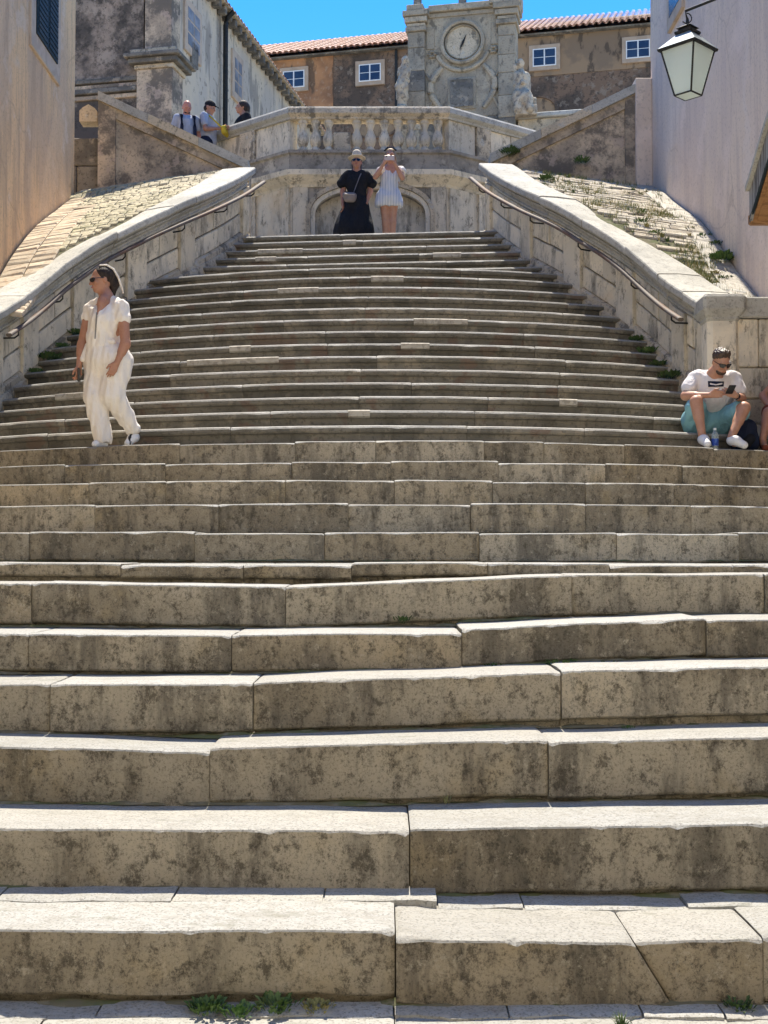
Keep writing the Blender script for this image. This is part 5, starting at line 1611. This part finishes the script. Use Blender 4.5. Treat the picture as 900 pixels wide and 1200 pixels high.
bt = empty('water_bottle', tuple(q(838, 522, 12.0))); bt.location.z = LH[12] + .004; tag(bt, 'small water bottle with blue label between the feet of the seated man', 'bottle')
MB().lathe([(.02, 0), (.031, .004), (.032, .02), (.032, .125), (.028, .145), (.014, .170), (.012, .178)], n=14).build('bottle', BOT, bt)
MB().lathe([(.0328, .03), (.0328, .095)], n=14).build('label', M('blue_label', (.02, .06, .30), [dict(s=30, lo=.5, hi=.6, c=(.1, .2, .5), f=.6)], rough=.5), bt)
MB().lathe([(.013, .176), (.0145, .178), (.0145, .196), (.012, .198)], n=12).build('cap', M('pale_cap', (.6, .65, .68), rough=.5), bt)

# ---------------------------------------------------------------- person at the right edge of the picture
J = dict(head=q(932, 424, 12.62), face=V(-.3, -.9, -.2), neck=q(930, 440, 12.70), chest=q(930, 458, 12.76), waist=q(929, 478, 12.84), pelvis=q(929, 492, 12.90),
         sl=q(911, 446, 12.78), sr=q(949, 446, 12.74), el=q(894, 464, 12.66), wl=q(906, 482, 12.42), er=q(962, 468, 12.66), wr=q(945, 480, 12.42),
         hdl=V(.7, -.5, -.3), hul=V(.1, -.6, .7), hdr=V(-.7, -.5, -.3), hur=V(-.1, -.6, .7),
         hl=q(916, 492, 12.86), hr=q(942, 492, 12.86), kl=q(901, 484, 12.44), kr=q(948, 483, 12.44), al=q(894, 514, 12.36), ar=q(944, 514, 12.34))
J['tl'] = q(897, 522.5, 12.22); J['tr'] = q(946, 523, 12.2)
pr_ = person('person in rust red dress sitting at the right edge beside a black backpack', (J['pelvis'][0], 12.85, LH[12]))
S, Lh, rot = body(J, .95, .95); S.build('body', .007, SKIN_T, pr_)
d_ = Sdf().ell(q(930, 459, 12.76), V(.16, .12, .17), .05).cap(q(930, 464, 12.78), q(929, 486, 12.86), .14, .15, .05).cap(q(915, 493, 12.84), q(903, 484, 12.50), .125, .085, .04).cap(q(943, 493, 12.84), q(947, 484, 12.50), .125, .085, .04)
d_.cut((0, 0, CZ + h12 + RISE + .004), (0, 0, -1)); d_.build('dress', .007, RUST_C, pr_, folds(.005, 30, 22, .5))
Sdf().ell(Lh(0, -.025, .035), V(.085, .1, .1), .02, rot).cap(Lh(0, -.07, 0), Lh(0, -.08, -.18), .07, .05, .04).build('hair', .008, HAIR_B, pr_)
eyes(Lh, rot, pr_, .008)
for s_ in 'lr':
    a, t = J['a' + s_], J['t' + s_]
    Sdf().cap(a + V(0, 0, -.075), t + V(0, 0, -.022), .032, .036, .03).cut((0, 0, LH[12] + .003), (0, 0, -1)).build('sandal', .007, RUST_C, pr_)

# ---------------------------------------------------------------- two women at the top of the stairs
Yt = 19.6
q = lambda x, y, d=0.0: PX(x, y, Yt + d)
fz_ = LAND_Z
J = dict(head=q(418, 190.5, -.02), face=V(-.05, -1, .12), neck=q(418, 201.5), chest=q(418, 214), waist=q(418, 229), pelvis=q(417.5, 240),
         sl=q(405.5, 206), sr=q(430.5, 206), el=q(402, 224, .02), wl=q(401.5, 239, -.05), er=q(434, 223.5, .02), wr=q(429.5, 238, -.10),
         hdl=V(.1, -.2, -1), hul=V(.3, -.9, 0), hdr=V(-.35, -.3, -.9), hur=V(-.5, -.8, 0), fr=.0105,
         hl=q(411.5, 243), hr=q(424, 243), kl=q(411.5, 266), kr=q(424, 266), al=q(411.5, 287), ar=q(424, 287))
for s_ in 'lr':
    J['a' + s_][2] = fz_ + .085; J['t' + s_] = J['a' + s_] + V(0, -.15, -.06)
wb = person('woman in long black dress and pale sun hat at the top of the stairs', (J['pelvis'][0], Yt, fz_))
S, Lh, rot = body(J, 1.0, 1.0); S.build('body', .008, SKIN_T, wb)
d_ = Sdf().ell(q(418, 213), V(.175, .125, .17), .05).cap(q(418, 216), q(418, 231), .145, .15, .05).cap(q(408, 205), q(428, 205), .07, .07, .05)
d_.cap(q(405, 206.5), q(400.5, 215), .065, .078, .03).cap(q(431, 206.5), q(435.5, 215), .065, .078, .03)
d_.build('bodice', .008, BLACK_C, wb, folds(.004, 30, 20, .4))
sk = Sdf().cap(q(418, 230), q(417, 240), .150, .19, .04).cap(q(417, 240), q(415.5, 272), .19, .32, .06).cap(q(415.5, 272), q(415.5, 292), .32, .33, .04)
sk.cut((0, 0, fz_ + .05), (0, 0, -1)); sk.build('skirt', .009, BLACK_C, wb, folds(.014, 26, 3.0, .8))
up_ = rot[2]
Sdf().ell(Lh(0, -.005, .070), V(.142, .142, .012), .02, rot).cap(Lh(0, -.005, .075), Lh(0, -.005, .140), .088, .072, .025).build('sun_hat', .007, STRAW, wb)
Sdf().ell(Lh(0, -.005, .092), V(.093, .1, .016), .01, rot).build('hat_band', .007, M('grey_hat_band', (.16, .15, .13), rough=.8), wb)
Sdf().ell(Lh(0, -.035, .0), V(.082, .075, .10), .02, rot).cap(Lh(-.05, -.03, -.04), Lh(-.06, -.02, -.14), .03, .02, .03).cap(Lh(.05, -.03, -.04), Lh(.06, -.02, -.14), .03, .02, .03).build('hair', .008, HAIR_B, wb)
glasses(Lh, wb); lips(Lh, rot, wb, .004)
for s_ in 'lr':
    a, t = J['a' + s_], J['t' + s_]
    Sdf().cap(a + V(0, 0, -.06), t + V(0, 0, -.005), .036, .034, .03).cut((0, 0, fz_ + .002), (0, 0, -1)).build('shoe', .008, BLACK_C, wb)
sb = empty('shoulder_bag', tuple(q(411, 231, -.20))); tag(sb, 'small grey crossbody bag worn over the black dress', 'bag')
GREYBAG = cloth('grey_bag_leather', (.22, .19, .18), .2)
Sdf().cap(q(405, 229, -.20), q(413.5, 230, -.21), .050, .06, .03).cap(q(406.5, 233.5, -.20), q(413, 233.5, -.21), .045, .05, .03).build('pouch', .007, GREYBAG, sb)
Sdf().cap(q(404, 227.5, -.255), q(415, 228, -.265), .010, .010, .01).build('zip', .006, M('bag_zip', (.35, .31, .28), rough=.4), sb)
m = MB().tube([q(423, 203.5, -.10), q(421, 208, -.15), q(418, 216, -.165), q(415, 224, -.19), q(413.5, 229, -.2)], .012, 6, 0, .5)
o = m.build('strap', GREYBAG, sb); o.matrix_parent_inverse = Matrix.Translation(-sb.location)

Yt = 19.5
J = dict(head=q(457.5, 183.5, -.02), face=V(-.10, -1, .05), neck=q(458.5, 195), chest=q(457.5, 208), waist=q(456, 220.5), pelvis=q(455.5, 232),
         sl=q(447.5, 199.5), sr=q(469, 199), el=q(440, 207.5, -.16), wl=q(450.5, 190.5, -.24), er=q(471.5, 208.5, -.14), wr=q(462, 190.5, -.24),
         hdl=V(.35, -.1, .9), hul=V(.7, -.4, -.2), hdr=V(-.35, -.1, .9), hur=V(-.7, -.4, -.2), curll=.4, curlr=.4, fr=.0105,
         hl=q(450.5, 235), hr=q(461, 235), kl=q(452, 261), kr=q(460, 261), al=q(453, 285), ar=q(459.5, 285))
for s_ in 'lr':
    J['a' + s_][2] = fz_ + .085; J['t' + s_] = J['a' + s_] + V(0, -.15, -.06)
ws = person('woman in blue striped white playsuit raising a phone at the top of the stairs', (J['pelvis'][0], Yt, fz_))
S, Lh, rot = body(J, .98, .92); S.build('body', .008, SKIN_L, ws)
STRIPE = bpy.data.materials.new('blue_and_white_stripe'); STRIPE.use_nodes = True
sn, sl_ = STRIPE.node_tree.nodes, STRIPE.node_tree.links
gx = sn.new('ShaderNodeNewGeometry'); wv = sn.new('ShaderNodeTexWave'); wv.bands_direction = 'X'; wv.inputs['Scale'].default_value = 13.0; wv.inputs['Distortion'].default_value = 1.2; wv.inputs['Detail Scale'].default_value = .6
cr_ = sn.new('ShaderNodeValToRGB'); cr_.color_ramp.elements[0].position = .42; cr_.color_ramp.elements[0].color = (.33, .38, .47, 1); cr_.color_ramp.elements[1].position = .58; cr_.color_ramp.elements[1].color = (.72, .72, .72, 1)
sl_.new(gx.outputs['Position'], wv.inputs['Vector']); sl_.new(wv.outputs['Fac'], cr_.inputs[0]); sl_.new(cr_.outputs[0], sn['Principled BSDF'].inputs['Base Color']); sn['Principled BSDF'].inputs['Roughness'].default_value = .9
d_ = Sdf().ell(q(457.5, 208), V(.15, .12, .15), .05).cap(q(457, 212), q(456, 221), .125, .125, .05).cap(q(456, 221), q(455.5, 232), .125, .165, .05)
d_.cap(q(449.5, 231), q(448.5, 238), .12, .13, .05).cap(q(461.5, 231), q(462.5, 238), .12, .13, .05)
d_.cut((0, 0, q(455, 242.5)[2]), (0, 0, -1)); d_.build('playsuit', .008, STRIPE, ws, folds(.006, 34, 12, .9))
Sdf().ell(q(447, 201, -.02), V(.085, .085, .075), .03).build('sleeve', .008, WHITE_C, ws, folds(.005, 40, 30, .2))
Sdf().ell(q(469.5, 200.5, -.02), V(.085, .085, .075), .03).build('sleeve', .008, WHITE_C, ws, folds(.005, 40, 30, .7))
h_ = Sdf().ell(Lh(0, -.025, .035), V(.086, .1, .102), .02, rot).cap(Lh(-.06, -.03, -.02), Lh(-.07, -.01, -.14), .035, .02, .03).cap(Lh(.06, -.03, -.02), Lh(.07, -.01, -.14), .035, .02, .03)
h_.cut(Lh(0, .062, .03), Lh(0, .8, -.6) - Lh(0, 0, 0)); h_.build('hair', .008, HAIR_BL, ws)
eyes(Lh, rot, ws, .008); lips(Lh, rot, ws, .004)
m = MB().tube([Lh(-.09, .0, .095), Lh(-.04, .055, .122), Lh(.04, .055, .122), Lh(.09, .0, .095)], .014, 6); o = m.build('raised_sunglasses', LENS, ws); o.matrix_parent_inverse = Matrix.Translation(-ws.location)
for s_ in 'lr':
    a, t = J['a' + s_], J['t' + s_]
    Sdf().cap(a + V(0, 0, -.055), t, .038, .034, .03).cut((0, 0, fz_ + .002), (0, 0, -1)).build('shoe', .008, SHOE_W, ws)
ph = empty('mobile_phone', tuple(q(456.3, 185, -.31))); tag(ph, 'phone raised in front of the face by woman in striped playsuit', 'phone')
MB().box((-.075, -.004, -.036), (.075, .005, .036), 0, .003).build('case', M('pale_phone_case', (.50, .42, .40), rough=.4), ph); MB().box((-.06, -.0055, .012), (-.035, -.0042, .03)).build('camera', PLASTIC_B, ph)

# ---------------------------------------------------------------- three people on the terrace at the left
def stander(x, ytop, Y, yaw, label, skin_m, hold=False, tilt=-.15):
    z0 = TZ; hgt = H(ytop, Y) - z0
    c = math.cos(yaw); s = math.sin(yaw)
    X0 = P(x, 140, Y).x; k = hgt / 1.72
    def j(a, b, d): return V(X0 + (a * c - b * s) * k, Y + (a * s + b * c) * k, z0 + d * k)   # a right, b back
    J = dict(head=j(0, -.04, 1.60), face=V(s, -c, tilt), neck=j(0, .0, 1.47), chest=j(0, 0, 1.27), waist=j(0, 0, 1.08), pelvis=j(0, 0, .95),
             sl=j(-.18, 0, 1.40), sr=j(.18, 0, 1.40), hl=j(-.09, 0, .92), hr=j(.09, 0, .92), kl=j(-.10, -.02, .49), kr=j(.10, -.02, .49), al=j(-.11, .02, .085), ar=j(.11, .02, .085),
             tl=j(-.12, -.14, .03), tr=j(.12, -.14, .03), fr=.011)
    if hold:
        J.update(el=j(-.24, -.06, 1.14), er=j(.24, -.06, 1.14), wl=j(-.08, -.30, 1.18), wr=j(.10, -.30, 1.18), hdl=V(s, -c, .1) + V(.3 * c, .3 * s, 0), hdr=V(s, -c, .1) - V(.3 * c, .3 * s, 0), hul=V(0, 0, 1), hur=V(0, 0, 1))
    else:
        J.update(el=j(-.25, .03, 1.12), er=j(.25, .03, 1.12), wl=j(-.24, -.06, .86), wr=j(.24, -.06, .86), hdl=V(0, 0, -1), hdr=V(0, 0, -1), hul=V(s, -c, 0), hur=V(s, -c, 0))
    o = person(label, (X0, Y, z0), 'people on the upper terrace')
    S, Lh, rot = body(J, k, 1.0); S.build('body', .011, skin_m, o)
    return o, J, Lh, rot, j, k
def garb(o, j, J, k, top_m, bot_m, nm='shirt'):
    t = Sdf().cap(j(0, 0, 1.30), j(0, 0, 1.0), .165 * k, .16 * k, .05).cap(J['sl'] * .85 + J['sr'] * .15, J['sr'] * .85 + J['sl'] * .15, .075 * k, .075 * k, .05)
    for s_ in 'lr': t.cap(J['s' + s_], J['s' + s_] + (J['e' + s_] - J['s' + s_]) * .55, .072 * k, .07 * k, .03)
    t.build(nm, .011, top_m, o, folds(.004, 30, 20, .2))
    b = Sdf().cap(j(-.07, 0, .96), j(.07, 0, .96), .13 * k, .13 * k, .05)
    for s_ in 'lr': b.cap(J['h' + s_], J['k' + s_], .105 * k, .085 * k, .03)
    b.build('shorts', .012, bot_m, o)
    for s_ in 'lr': Sdf().cap(J['a' + s_] + V(0, 0, -.045), J['t' + s_], .042, .038, .03).cut((0, 0, TZ + .002), (0, 0, -1)).build('shoe', .012, SHOE_W, o)
o, J, Lh, rot, j, k = stander(218.5, 119.5, 22.2, R(20), 'bald bearded man with dark backpack strap behind the left ramp parapet', SKIN_R, False, -.5)
garb(o, j, J, k, GREYBLUE_C, NAVY_C)
bd = Sdf().ell(Lh(0, .045, -.075), V(.055, .052, .045), .02, rot); bd.cut(Lh(0, 0, -.05), Lh(0, .15, 1) - Lh(0, 0, 0)); bd.build('beard', .009, HAIR_D, o); eyes(Lh, rot, o, .01)
m = MB()
m.tube([j(-.12, .12, 1.40), j(-.12, 0, 1.475), j(-.12, -.14, 1.42), j(-.12, -.185, 1.2), j(-.13, -.18, 1.0)], .030, 6, 0, .5)
m.tube([j(.12, .12, 1.40), j(.12, 0, 1.475), j(.12, -.14, 1.42), j(.12, -.185, 1.2), j(.13, -.18, 1.0)], .030, 6, 0, .5)
x_ = m.build('backpack_strap', NAVY_C, o); x_.matrix_parent_inverse = Matrix.Translation(-o.location)
o, J, Lh, rot, j, k = stander(243.5, 119, 22.4, R(75), 'man in black cap holding a yellow bag on the terrace', SKIN_T, True, -.35)
garb(o, j, J, k, GREYBLUE_C, NAVY_C)
Sdf().ell(Lh(0, -.012, .055), V(.085, .102, .075), .02, rot).cap(Lh(-.03, .10, .055), Lh(.03, .10, .055), .012, .012, .01).cap(Lh(-.025, .15, .042), Lh(.025, .15, .042), .010, .010, .04).build('cap', .009, BLACK_C, o)
Sdf().ell(Lh(0, -.05, -.02), V(.078, .06, .06), .02, rot).build('hair', .01, HAIR_D, o); eyes(Lh, rot, o, .01)
yb = empty('yellow_bag', tuple(j(0, -.36, 1.12))); tag(yb, 'yellow bag in the hands of the man in the black cap', 'bag')
Sdf().cap(j(-.09, -.34, 1.19), j(.10, -.34, 1.19), .045, .045, .03).cap(j(-.07, -.34, 1.12), j(.08, -.34, 1.12), .05, .05, .05).build('pouch', .011, YELLOW_C, yb, folds(.005, 30, 25, .3))
m = MB().tube([j(-.10, -.30, 1.2), j(-.14, -.12, 1.38), j(-.13, .0, 1.49)], .016, 6); x_ = m.build('strap', YELLOW_C, yb); x_.matrix_parent_inverse = Matrix.Translation(-yb.location)
o, J, Lh, rot, j, k = stander(286, 118, 22.9, R(-70), 'dark haired woman in black top beside the left end of the balustrade', SKIN_T, False, .05)
garb(o, j, J, k, BLACK_C, NAVY_C, 'top')
Sdf().ell(Lh(0, -.03, .035), V(.09, .105, .105), .02, rot).cap(Lh(0, -.08, 0), Lh(0, -.09, -.15), .075, .06, .04).build('hair', .01, HAIR_D, o); eyes(Lh, rot, o, .01)

# ---------------------------------------------------------------- statues on the flanking walls
STATUE = M('warm_statue_stone', (0.52, 0.43, 0.31), [dict(s=5, d=5, lo=.45, hi=.62, c=(.36, .29, .21), f=.8), dict(s=14, d=6, lo=.55, hi=.66, c=(.16, .14, .11), f=.7)], rough=.9, bump=[dict(s=25, f=.5, dist=.01)], shift=False)
Ys = 29.75
q = lambda x, y, d=0.0: PX(x, y, Ys + d)
st = empty('statue', tuple(q(614, 137))); tag(st, 'weathered stone seated figure on the right side of the clock gable', 'statue')
S = Sdf().ell(q(609.5, 75), V(.10, .11, .125), .03).cap(q(610, 81), q(611, 88), .06, .07, .04).cap(q(611, 91), q(612.5, 104), .17, .18, .06).cap(q(605.5, 88), q(604, 99), .07, .06, .04).cap(q(604, 99), q(610, 101, -.15), .06, .05, .03)
S.cap(q(617.5, 89), q(619, 101), .07, .06, .04).cap(q(619, 101), q(613, 97, -.2), .06, .05, .03).cap(q(611, 110), q(615, 115, -.2), .19, .17, .08).cap(q(606, 112, -.2), q(607, 128, -.25), .13, .11, .06).cap(q(617, 113, -.2), q(621, 127, -.3), .13, .10, .06).cap(q(603, 78), q(604, 90, .05), .05, .06, .04)
S.build('figure', .014, STATUE, st, folds(.008, 22, 17, .4))
a, b = q(603, 138), q(628, 127)
m = MB().box((a[0], Ys - .30, a[2] - .02), (b[0], Ys + .3, b[2]), 0, .02); x_ = m.build('plinth', STATUE, st); x_.matrix_parent_inverse = Matrix.Translation(-st.location)
a, b = q(621, 127), q(627.5, 117)
m = MB().box((a[0], Ys - .2, a[2] + .002), (b[0], Ys + .2, b[2]), 0, .02); x_ = m.build('seat_block', STATUE, st); x_.matrix_parent_inverse = Matrix.Translation(-st.location)
st = empty('statue', tuple(q(471, 131))); tag(st, 'weathered stone figure on the left side of the clock gable', 'statue')
S = Sdf().ell(q(474.5, 71), V(.09, .1, .11), .03).cap(q(474, 78), q(474, 86), .09, .11, .05).cap(q(474, 86), q(471, 100), .11, .15, .06).cap(q(471, 104), q(471.5, 111), .16, .14, .06).cap(q(468, 82), q(468.5, 93), .05, .05, .04).cap(q(479, 82), q(478, 94), .05, .05, .04)
S.build('figure', .014, STATUE, st, folds(.010, 24, 20, 1.4))
m = MB().lathe([(.16, 0), (.16, .06), (.12, .10), (.12, .22), (.15, .27), (.15, .32)], tuple(q(471.5, 129)), 12); x_ = m.build('pedestal', STATUE, st); x_.matrix_parent_inverse = Matrix.Translation(-st.location)

# ================================================================== weeds
def tuft(loc, size, n, label, group, mat=LEAF, broad=False, lean=(0, 0)):
    m = MB(); n = int(n * (2.2 if broad else 1.3))
    for i in range(n):
        w = random.uniform(0, 2 * math.pi); r = random.uniform(0, .6 if broad else .35) * size
        b = Vector((r * math.cos(w), r * math.sin(w), -.01))
        hgt = size * random.uniform(.45, 1.0); out = size * random.uniform(.2, .7)
        d = Vector((math.cos(w) + lean[0], math.sin(w) + lean[1], 0))
        if broad:
            tip = b + d * out + Vector((0, 0, hgt * .8)); s_ = Vector((-math.sin(w), math.cos(w), 0)) * size * random.uniform(.07, .14)
            base = b.lerp(tip, .45); mid = b.lerp(tip, .75) + Vector((0, 0, size * .10))
            m.add([b, base, mid - s_, tip, mid + s_], [(1, 2, 3, 4)], 0)
            m.add([b + s_ * .06, b - s_ * .06, base], [(0, 1, 2)], 0)
        else:
            s_ = Vector((-math.sin(w), math.cos(w), 0)) * size * random.uniform(.025, .06)
            p1 = b + d * out * .35 + Vector((0, 0, hgt * .65)); p2 = b + d * out + Vector((0, 0, hgt))
            m.add([b - s_, b + s_, p1 + s_ * .8, p1 - s_ * .8, p2], [(0, 1, 2, 3), (3, 2, 4)], 0)
    o = m.build('weed', mat); o.location = loc
    return tag(o, label, 'weed', group)
def foot(x, n, dy=.02):                      # at the foot of riser n + 1, on tread n
    Y = LD[n + 1] - dy
    return ((x - 450) / F * Y, Y, LH[n] + .004)
G1 = 'weeds at the foot of the risers'
tuft(foot(245, 0, .05), .060, 60, 'dark low weed clump at the foot of the lowest riser, left part', G1, LEAF, True)
tuft(foot(282, 0, .08), .055, 40, 'bright leafy weed in the middle of the clump under the lowest riser', G1, LEAF, True)
tuft(foot(326, 0, .04), .070, 34, 'taller weed at the right end of the clump under the lowest riser', G1, LEAF, True)
tuft(foot(372, 0, .04), .05, 30, 'brownish dry weed under the lowest riser beside the green clump', G1, DRYLEAF, True)
tuft(foot(725, 0, .16), .045, 50, 'grass tuft at the bottom edge of the picture, right half', G1)
tuft(foot(862, 0, .03), .05, 26, 'weed in the cracked corner of the lowest riser at the right', G1, LEAF, True)
tuft(foot(656, 4, .02), .060, 34, 'leafy weed at the foot of a riser right of centre, the left one of two', G1, LEAF, True)
tuft(foot(711, 4, .02), .050, 24, 'leafy weed at the foot of a riser right of centre, the right one of two', G1, LEAF, True)
tuft(foot(870, 4, .02), .045, 24, 'small weed at the foot of a riser near the right edge', G1, LEAF, True)
tuft(foot(578, 4, .02), .040, 20, 'tiny weed at a stone joint in the centre of the steps', G1, LEAF, True)
tuft(foot(471, 5, .02), .050, 26, 'weed at the foot of the sixth riser near the centre', G1, LEAF, True)
tuft(foot(522, 2, .02), .040, 7, 'few yellowish grass blades at the foot of the third riser', G1, DRYLEAF)
tuft(foot(735, 3, .02), .03, 12, 'tiny weed sprig at the foot of the fourth riser', G1, LEAF, True)
def on_bank(x, y, c):
    Y = 13.1
    while Y < 19.5:
        p = P(x, y, Y)
        if p.z <= bank_z(c, p.x, Y, 0) + .03: return (p.x, Y, bank_z(c, p.x, Y, 0) + .005)
        Y += .01
    return None
G2 = 'weeds on the right bank'
big = {(795, 217): (.17, 'bright green weed where the right bank meets the pink house'), (846, 306): (.17, 'largest dark weed clump low on the right bank'), (640, 210): (.12, 'green weed high on the right bank near the ramp parapet')}
for (x, y) in ((648, 210), (665, 207), (668, 214), (690, 204), (704, 214), (711, 208), (672, 224), (742, 221), (752, 226), (757, 224), (774, 230), (790, 247), (753, 248), (785, 247), (758, 264), (767, 272), (776, 276), (752, 260), (812, 266), (808, 275), (822, 275), (832, 274), (838, 286), (826, 299), (836, 304), (855, 304), (862, 309), (868, 314), (838, 320), (846, 326), (854, 324), (782, 280), (630, 196), (616, 190)):
    L_ = on_bank(x, y, CR)
    if L_ and L_[0] < XR_WALL - .05: tuft(L_, random.uniform(.05, .10), 34, 'small weed tuft among the stones of the right bank', G2, random.choice((LEAF, LEAF, DRYLEAF)), random.random() < .5)
for (x, y), (s_, lb) in big.items():
    L_ = on_bank(x, y, CR)
    if L_: tuft(L_, s_, 90, lb, G2, LEAF, True)
tuft((P(597, 180, 19.45).x, 19.45, H(182, 19.45)), .16, 80, 'dark bush at the inner foot of the right ramp parapet', 'weeds along the ramp parapet', LEAF, True)
tuft((P(682, 189, 19.4).x, 19.4, H(191, 19.4)), .13, 60, 'dark weed halfway along the foot of the right ramp parapet', 'weeds along the ramp parapet', LEAF, True)
G3 = 'dark weeds at the ends of the steps'
for c, ks, sg in ((CL, (5, 6, 7, 8), 1), (CR, (4, 5, 6, 7), -1)):
    for k_ in ks:
        d, bow, skew, h = US[k_]; X = 0
        yf = front(d, bow, skew); X = sg * -3.2
        for _ in range(14): X = .5 * X + .5 * c.xy(yf(X))
        X += sg * .16
        tuft((X, yf(X) + .12, CZ + h + .004), random.uniform(.09, .15), 60, 'dark weed at the left ends of the upper steps' if sg > 0 else 'dark weed at the right ends of the upper steps', G3, LEAF, True)

# ---- dirt and moss gathered along the feet of the risers
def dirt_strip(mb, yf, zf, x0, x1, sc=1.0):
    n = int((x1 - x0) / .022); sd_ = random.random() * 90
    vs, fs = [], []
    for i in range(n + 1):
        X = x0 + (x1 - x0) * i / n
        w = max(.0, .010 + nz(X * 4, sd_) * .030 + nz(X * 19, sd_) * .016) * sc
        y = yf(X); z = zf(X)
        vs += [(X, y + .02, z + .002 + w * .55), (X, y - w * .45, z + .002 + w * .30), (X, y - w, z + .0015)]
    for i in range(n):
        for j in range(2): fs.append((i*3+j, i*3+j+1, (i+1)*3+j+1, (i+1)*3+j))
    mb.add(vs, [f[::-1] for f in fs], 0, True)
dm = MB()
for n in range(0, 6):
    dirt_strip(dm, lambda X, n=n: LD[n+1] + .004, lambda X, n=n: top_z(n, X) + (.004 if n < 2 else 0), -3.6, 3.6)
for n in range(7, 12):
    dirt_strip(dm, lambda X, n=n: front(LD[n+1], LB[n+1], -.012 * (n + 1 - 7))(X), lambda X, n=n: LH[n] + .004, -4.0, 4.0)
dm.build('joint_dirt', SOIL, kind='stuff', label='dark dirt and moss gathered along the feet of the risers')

# ---- dry grass scattered over the right bank
gm = MB()
for i in range(1700):
    Y = random.uniform(13.3, 19.3); xi = CR.xy(min(Y, 18.9)) + .42
    X = xi + (XR_WALL - .1 - xi) * random.random() ** .8
    if nz(X * 1.3, Y * 1.1, 4.0) < .02 and random.random() > .12: continue
    b = Vector((X, Y, bank_z(CR, X, Y, 0)))
    for q_ in range(7):
        w = random.uniform(0, 6.28); L_ = random.uniform(.03, .09); s_ = Vector((-math.sin(w), math.cos(w), 0)) * .004
        d = Vector((math.cos(w), math.sin(w), 0)); o_ = b + d * random.uniform(0, .03)
        gm.add([o_ - s_, o_ + s_, o_ + d * L_ * .6 + Vector((0, 0, L_))], [(0, 1, 2)], random.choice((0, 0, 1)))
gm.build('bank_grass', [DRYLEAF, LEAF], kind='stuff', label='thin dry grass growing between the stones of the right bank')
